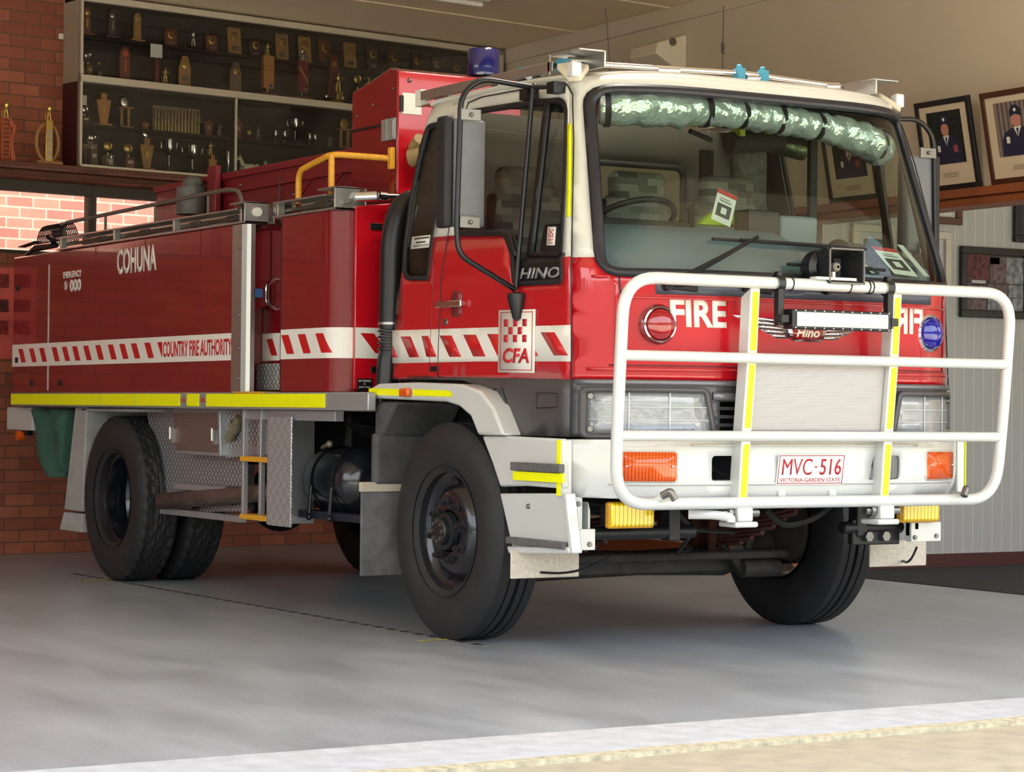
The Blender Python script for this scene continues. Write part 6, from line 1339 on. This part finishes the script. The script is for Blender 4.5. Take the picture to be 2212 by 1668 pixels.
cp3 = m.obj('front_spray_pipe', CHR, TR, angle=50); m = MB(); m.box((X0-.03, .03, 2.60), (X0+.03, .30, 2.606)); m.obj('pipe_foot', STEEL, cp3)
for y in (.095, .23): m = MB(); m.box((X0-.02, y-.02, 2.605), (X0+.025, y+.02, 2.665)); m.ball((X0, y, 2.67), .016, 8); m.obj('blue_pipe_clamp', mat('blue_pipe_clamp', (64, 150, 180), .4), cp3, bev=.003)
for sg in (-1, 1):
    m = MB(); m.prism([(.80, sg*.93, 2.50), (.86, sg*.90, 2.50), (.80, sg*.82, 2.56), (.70, sg*.84, 2.58), (.68, sg*.92, 2.57)], (0, 0, .035)); s_ = m.obj('corner_strobe', PLW, TR, bev=.012); m = MB(); m.box((.80, sg*.91-.03, 2.525), (.85, sg*.91+.02, 2.59)); m.obj('strobe_lens', mat('clear_strobe_lens', (214, 216, 220), .15, coat=1), s_, bev=.008)
m = MB(); m.tube([(.2, .33, 2.58), (.2, .335, 3.04)], .0025, 6); m.tube([(.2+.009*math.cos(k*.9), .333+.009*math.sin(k*.9), 2.81+k*.0016) for k in range(36)], .0025, 5); m.lathe([(.02, 0), (.015, .03), (0, .03)], (.2, .33, 2.585), (0, 0, 1), 12); m.ball((.2, .335, 3.04), .005, 6); m.obj('radio_antenna', DARK, TR)
m = MB(); m.tube([(.2, -.31, 2.58), (.2, -.35, 2.97)], .0018, 6); m.obj('whip_antenna', DARK, TR)
BX((.1, .0, 2.59), (.18, .28, 2.625), 'red_roof_lamp', REDL, .008)
# mirrors
def mirror(sg):
    m = MB(); Y = lambda a: sg*a
    m.tube(fillet([(.58, Y(.95), 2.50), (.58, Y(1.25), 2.52), (.58, Y(1.345), 2.44), (.58, Y(1.36), 1.84), (.58, Y(1.345), 1.74), (.58, Y(1.06), 1.60)], .07, 6), .0125, 12)
    m.tube([(.60, Y(.99), 2.50), (.58, Y(1.055), 1.60)], .011, 10); m.tube([(.60, Y(.99), 2.50), (.72, Y(.96), 2.49)], .011, 8)
    a = m.obj('mirror_arm', BLK, TR, angle=60)
    m = MB(); m.box((.50, min(Y(1.0), Y(.94)), 2.45), (.57, max(Y(1.0), Y(.94)), 2.50)); m.ball((.58, Y(.97), 2.5), .022, 10); m.box((.70, min(Y(.98), Y(.92)), 2.46), (.76, max(Y(.98), Y(.92)), 2.51)); m.lathe([(.0, -.1), (.02, -.09), (.045, 0), (.045, .02), (0, .03)], (.60, Y(1.06), 1.56), (0, 0, 1), 14); m.obj('mirror_bracket', BLK, a)
    m = MB(); m.prism([(.572, Y(1.365), 1.87), (.51, Y(1.365), 1.87), (.51, Y(1.2), 1.87), (.55, Y(1.2), 1.87), (.572, Y(1.25), 1.87)], (0, 0, .47)); h = m.obj('mirror_housing', mat('grey_mirror_back', (112, 114, 118), .5, noise=.15, nscale=8), a, bev=.012)
    m = MB(); m.box((.475, min(Y(1.41), Y(1.366)), 1.86), (.56, max(Y(1.41), Y(1.366)), 2.35)); m.box((.475, min(Y(1.40), Y(1.2)), 1.87), (.508, max(Y(1.40), Y(1.2)), 2.34)); m.obj('mirror_shell', BLKR, a, bev=.012)
    m = MB(); m.box((.471, min(Y(1.4), Y(1.22)), 1.89), (.474, max(Y(1.4), Y(1.22)), 2.32)); m.obj('mirror_glass', CHR, a)
    m = MB(); m.box((.585, min(Y(1.35), Y(1.25)), 2.33), (.595, max(Y(1.35), Y(1.25)), 2.38)); m.ball((.6, Y(1.3), 2.355), .01, 8); m.box((.585, min(Y(1.35), Y(1.25)), 1.86), (.595, max(Y(1.35), Y(1.25)), 1.91)); m.ball((.6, Y(1.3), 1.885), .01, 8); m.obj('clamp_plate', DSTEEL, a, bev=.002)
mirror(-1); mirror(1)
# wipers
def wiper(p0, p1, b0, b1):
    q = lambda y, z, o: MF(o)(y, z)
    m = MB(); m.tube([q(*p0, .03), q((p0[0]+p1[0])/2, (p0[1]+p1[1])/2, .05), q(*p1, .035)], [.017, .012, .009], 6); m.lathe([(.0, .03), (.018, .03), (.022, 0)], q(*p0, .01), (1, 0, 0), 10); a = m.obj('wiper_arm', BLK, TR)
    m = MB(); n = 12; pts = [(b0[0]+(b1[0]-b0[0])*k/n, b0[1]+(b1[1]-b0[1])*k/n) for k in range(n+1)]; m.tube([q(*p, .008) for p in pts], .008, 6); m.tube([q(*p, .022) for p in pts[2:-2]], .007, 6); m.obj('wiper_blade', BLKR, a)
wiper((-.72, 1.60), (-.26, 1.82), (-.48, 1.81), (.36, 1.80)); wiper((.12, 1.60), (.3, 1.70), (-.22, 1.76), (.62, 1.76)) if False else wiper((.1, 1.61), (.6, 1.66), (-.1, 1.715), (.45, 1.71))
m = MB()
for y in (-.68, -.3): m.ball(MF(.015)(y, 1.615), (.03, .05, .02), 10); m.tube([MF(.01)(y-.05, 1.60), MF(.01)(y+.1, 1.59)], .012, 8)
m.obj('washer_jets', BLK, TR)
# ================================================================ CAB INTERIOR
BX((-.5, -1.0, 1.2), (1.0, 1.0, 1.25), 'cab_floor', DKINT, 0)
def D(off): return lambda y, z: Vector((F(y, z)-off, y, z))
m = MB(); n = 24
rows = [(.10, 1.66), (.12, 1.74), (.22, 1.82), (.34, 1.865), (.52, 1.87), (.56, 1.80), (.56, 1.3)]
vv = []
for off, z in rows: vv.append([m.bm.verts.new((F(y*.9, 1.7)-off, y*(.94), z+(.02 if y < .15 else -.04)*(1 if z > 1.8 else 0))) for y in [-1+2*k/n for k in range(n+1)]])
for a, b in zip(vv, vv[1:]):
    for k in range(n): m.bm.faces.new((a[k], a[k+1], b[k+1], b[k]))
m.obj('dashboard', DASH, TR, angle=50, bev=0)
BX((.62, -.75, 1.86), (.74, -.22, 1.93), 'instrument_hood', DKINT, .02)
sw = Vector((.53, -.42, 1.93)); ax = Vector((-.45, 0, .9)).normalized(); m = MB(); e1 = Vector((0, 1, 0)); e2 = ax.cross(e1)
m.tube([sw+(e1*math.cos(k*math.pi/16)+e2*math.sin(k*math.pi/16))*.21 for k in range(32)], .014, 10, closed=True); m.tube([sw+e1*.2, sw-ax*.04, sw-e1*.2], .012, 8); m.tube([sw-ax*.04, sw-ax*.35], .025, 10); m.lathe([(0, .01), (.05, 0), (.05, -.04)], sw-ax*.03, ax, 20); m.obj('steering_wheel', BLKR, TR)
def seat(x, y, lean=.1):
    M_ = Matrix.Translation((x, y, 0)) @ Matrix.Rotation(-lean, 4, 'Y')
    m = MB(); m.box((-.07, -.2, 1.5), (.05, .2, 2.12)); m.bm.transform(Matrix.Translation((x, y, 1.5)) @ Matrix.Rotation(-lean, 4, 'Y') @ Matrix.Translation((0, 0, -1.5)))
    s = m.obj('cab_seat', SEATF, TR, bev=.05); s.modifiers['bevel'].segments = 4
    m = MB(); m.box((-.06, -.15, 2.03), (.045, .15, 2.24)); m.bm.transform(Matrix.Translation((x, y, 1.5)) @ Matrix.Rotation(-lean, 4, 'Y') @ Matrix.Translation((0, 0, -1.5)))
    h = m.obj('headrest', SEATF, s, bev=.04); h.modifiers['bevel'].segments = 4
    m = MB(); m.box((x, y-.24, 1.5), (x+.45, y+.24, 1.62)); c = m.obj('seat_cushion', SEATF, s, bev=.04)
    m = MB(); m.box((x+.05, y-.2, 1.25), (x+.4, y+.2, 1.5)); m.obj('seat_base', DKINT, s)
    m = MB(); m.box((x-.09, y-.215, 1.5), (x-.02, y+.215, 2.1)); m.obj('seat_shell', BLKR, s, bev=.03)
seat(-.12, -.55); seat(-.02, .02, .08); seat(.02, .52, .05)
# rolled reflective heat curtain strapped above the windscreen
FOIL = mat('crinkled_silver_foil', (228, 238, 232), .22, metal=.55, bump=.9, bscale=11)
FOIL.node_tree.nodes['Bump'].inputs['Distance'].default_value = .035
cl = [(-.80, 2.395, .062), (-.62, 2.40, .068), (-.45, 2.40, .065), (-.30, 2.405, .055), (-.15, 2.405, .055), (0, 2.40, .056), (.16, 2.39, .056), (.3, 2.38, .054), (.45, 2.365, .06), (.62, 2.33, .068), (.76, 2.285, .06)]
def cpt(y, z): return Vector((F(y, z)-.115, y, z))
cc = [cpt(y, z) for y, z, r in cl]; m = MB(); sm = []; rr2 = []
for i in range(len(cl)-1):
    for k in range(6):
        t_ = k/6; sm.append(cc[i].lerp(cc[i+1], t_)); rr2.append(1.2*(cl[i][2]*(1-t_)+cl[i+1][2]*t_)*(1+.07*math.sin(i*7+k*2.3)))
m.tube(sm, rr2, 28); 
for v in m.bm.verts: v.co += Vector((.004*math.sin(v.co.y*60+v.co.z*70), 0, .004*math.sin(v.co.y*45)))
cu = m.obj('rolled_heat_curtain', FOIL, TR, angle=80)
for y in (-.76, -.33, -.12, .09, .30, .66):
    k = min(range(len(sm)), key=lambda i: abs(sm[i].y-y)); k = max(1, min(len(sm)-2, k)); m = MB(); d = (sm[k+1]-sm[k-1]).normalized(); m.tube([sm[k]-d*.013, sm[k]+d*.013], rr2[k]*1.06, 28); m.obj('curtain_strap', BLKR, cu)
m = MB(); m.tube([(.55, .12, 2.33), (.55, .42, 2.36)], .05, 16); r2o = m.obj('rolled_blanket', mat('black_bundle', (40, 38, 36), .8, bump=.5, bscale=20), TR)
m = MB(); m.box((.54, .14, 2.36), (.61, .17, 2.40)); m.box((.54, .3, 2.38), (.61, .33, 2.42)); m.obj('bundle_tag', mat('lime_tag', (196, 210, 60), .6), r2o)
m = MB(); m.tube([(.3, .35, 2.42), (.3, .75, 2.36)], .055, 16); m.obj('rolled_foil_curtain', mat('dull_green_foil', (110, 124, 90), .3, metal=.8, bump=.8, bscale=18), TR)
m = MB(); m.box((.45, .66, 1.6), (.48, .70, 2.45)); m.box((-.3, .55, 1.6), (-.27, .62, 2.4)); m.obj('seat_belt_strap', BLKR, TR)
BX((-.36, .78, 1.5), (-.24, .90, 2.45), 'door_pillar', DKINT, .02); BX((-.1, .60, 1.95), (-.04, .80, 2.42), 'hanging_kit_bag', mat('mottled_grey_bag', (110, 110, 106), .8, noise=.6, nscale=30), .03)
m = MB(); m.tube([(.9, -.35, 2.32), (.88, -.22, 2.29)], .012, 8); m.obj('microphone', BLK, TR)
BX((.78, -.02, 1.87), (.90, .16, 1.99), 'radio_unit', BLK, .01); BX((.72, .22, 1.83), (.82, .44, 1.98), 'control_box', DASH, .015)
m = MB(); m.ball((1.02, .40, 1.83), (.05, .05, .035), 12); m.tube([(1.02, .40, 1.8), (1.02, .40, 1.72)], .01, 8); m.obj('dash_beacon', BLK, TR)
# papers lying in the cab: loose things
REDT = mat('red_card_print', (196, 60, 52), .6); DKP = mat('dark_card_print', (52, 56, 58), .6)
def placard(c, ex, ey, w, h, label):
    c = Vector(c); ex = Vector(ex).normalized(); ey = Vector(ey).normalized(); nn = ex.cross(ey)
    t = empty('placard', c, label, 'placard', 'printed placards on the dashboard')
    Q = lambda a, b, k=0: ex*(a*w)+ey*(b*h)+nn*(.001+.0012*k)
    def r_(nm, a0, a1, b0, b1, k, mt, par=t): m = MB(); m.prism([Q(a0, b0, k), Q(a1, b0, k), Q(a1, b1, k), Q(a0, b1, k)], nn*.0008); return m.obj(nm, mt, par)
    r_('card', -.5, .5, 0, 1, 0, PAPER); r_('red_header', -.5, .5, .86, 1, 1, REDT); r_('dark_panel', -.36, .36, .18, .58, 1, DKP); r_('pale_box', -.14, .14, .28, .48, 2, PAPER); r_('print_line', -.3, .3, .66, .69, 1, GRYP); r_('print_line', -.3, .2, .74, .76, 1, GRYP)
    return t
placard((.93, -.2, 1.915), (.1, 1, -.35), (-.1, .35, 1), .105, .15, 'upright white placard with red header behind the wiper, mid windscreen')
placard((1.19, .66, 1.70), (-.12, 1, -.05), (-.35, -.25, .5), .16, .17, 'white placard with red header lying at the far lower windscreen corner')
def sheet(c, ex, ey, w, h, mt, label):
    c = Vector(c); ex = Vector(ex).normalized(); ey = Vector(ey).normalized(); nn = ex.cross(ey)
    m = MB(); m.prism([ex*(-w/2), ex*(w/2), ex*(w/2)+ey*h, ex*(-w/2)+ey*h], nn*.002); o = m.obj('paper_sheet', mt); o.location = c; tag(o, label, 'paper')
sheet((1.20, .53, 1.70), (-.12, 1, -.05), (-.35, -.35, .5), .12, .2, mat('dark_blotched_print', (88, 92, 96), .6, noise=.7, nscale=60), 'dark printed sheet beside the corner placard in the windscreen')
sheet((1.18, .79, 1.70), (-.3, 1, -.05), (-.4, -.2, .5), .05, .2, PAPER, 'narrow white paper strip nearest the far windscreen pillar')
sheet((1.20, .47, 1.70), (-.12, 1, -.05), (-.35, -.35, .5), .05, .12, mat('green_white_print', (190, 206, 180), .6), 'pale green sheet edge beside the siren horn in the windscreen')
m = MB(); m.prism([(0, -.12, 0), (0, .12, 0), (-.03, .1, .05), (-.05, 0, .07), (-.03, -.08, .03)], (.05, 0, .0)); o = m.obj('high_visibility_vest', mat('lime_vest', (200, 230, 60), .7, bump=.5), bev=.01); o.location = (.66, -.03, 1.925); tag(o, 'folded lime high visibility vest on the dashboard', 'vest')

# separate loose pieces of hardware into objects of their own
def split_loose(o):
    me = o.data; n = len(me.vertices); par = list(range(n))
    def fd_(i):
        while par[i] != i: par[i] = par[par[i]]; i = par[i]
        return i
    for e_ in me.edges: par[fd_(e_.vertices[0])] = fd_(e_.vertices[1])
    G = {}
    for i in range(n): G.setdefault(fd_(i), []).append(i)
    isl = [set(v) for v in G.values()]
    def bb(s_): c = [me.vertices[i].co for i in s_]; return [min(p[k] for p in c)-.002 for k in range(3)], [max(p[k] for p in c)+.002 for k in range(3)]
    B = [bb(s_) for s_ in isl]; ch = True
    while ch:
        ch = False
        for i in range(len(isl)):
            for j in range(i+1, len(isl)):
                if all(B[i][0][k] <= B[j][1][k] and B[j][0][k] <= B[i][1][k] for k in range(3)):
                    isl[i] |= isl[j]; del isl[j], B[j]; B[i] = bb(isl[i]); ch = True; break
            if ch: break
    if len(isl) < 2: return
    for s_ in isl[1:]+isl[:1]:
        b2 = bmesh.new(); b2.from_mesh(me); b2.verts.ensure_lookup_table(); bmesh.ops.delete(b2, geom=[v for v in b2.verts if v.index not in s_], context='VERTS')
        m2 = bpy.data.meshes.new(me.name); b2.to_mesh(m2); b2.free(); m2.materials.clear(); [m2.materials.append(x_) for x_ in me.materials]
        c = o.copy(); c.data = m2; COL.objects.link(c)
    bpy.data.objects.remove(o)
SPL = 'mirror_bracket tow_bolt tank_strap clamp_plate adjuster_screw lens_screw bracket_bolt flush_latch toggle_latch bundle_tag washer_jets cable_tie seat_belt_strap bracket_brace leaf_spring rivet bezel_screw hub_bolt hand_hole air_line brake_hose livery_chevron reflective_strip mirror_shell hinge_bolt front_cross_tube gearbox_and_tanks brass_fitting engine_block curtain_strap'.split()
for o in [o for o in bpy.data.objects if o.type == 'MESH' and o.parent and o.name.split('.')[0] in SPL and not o.children]: split_loose(o)
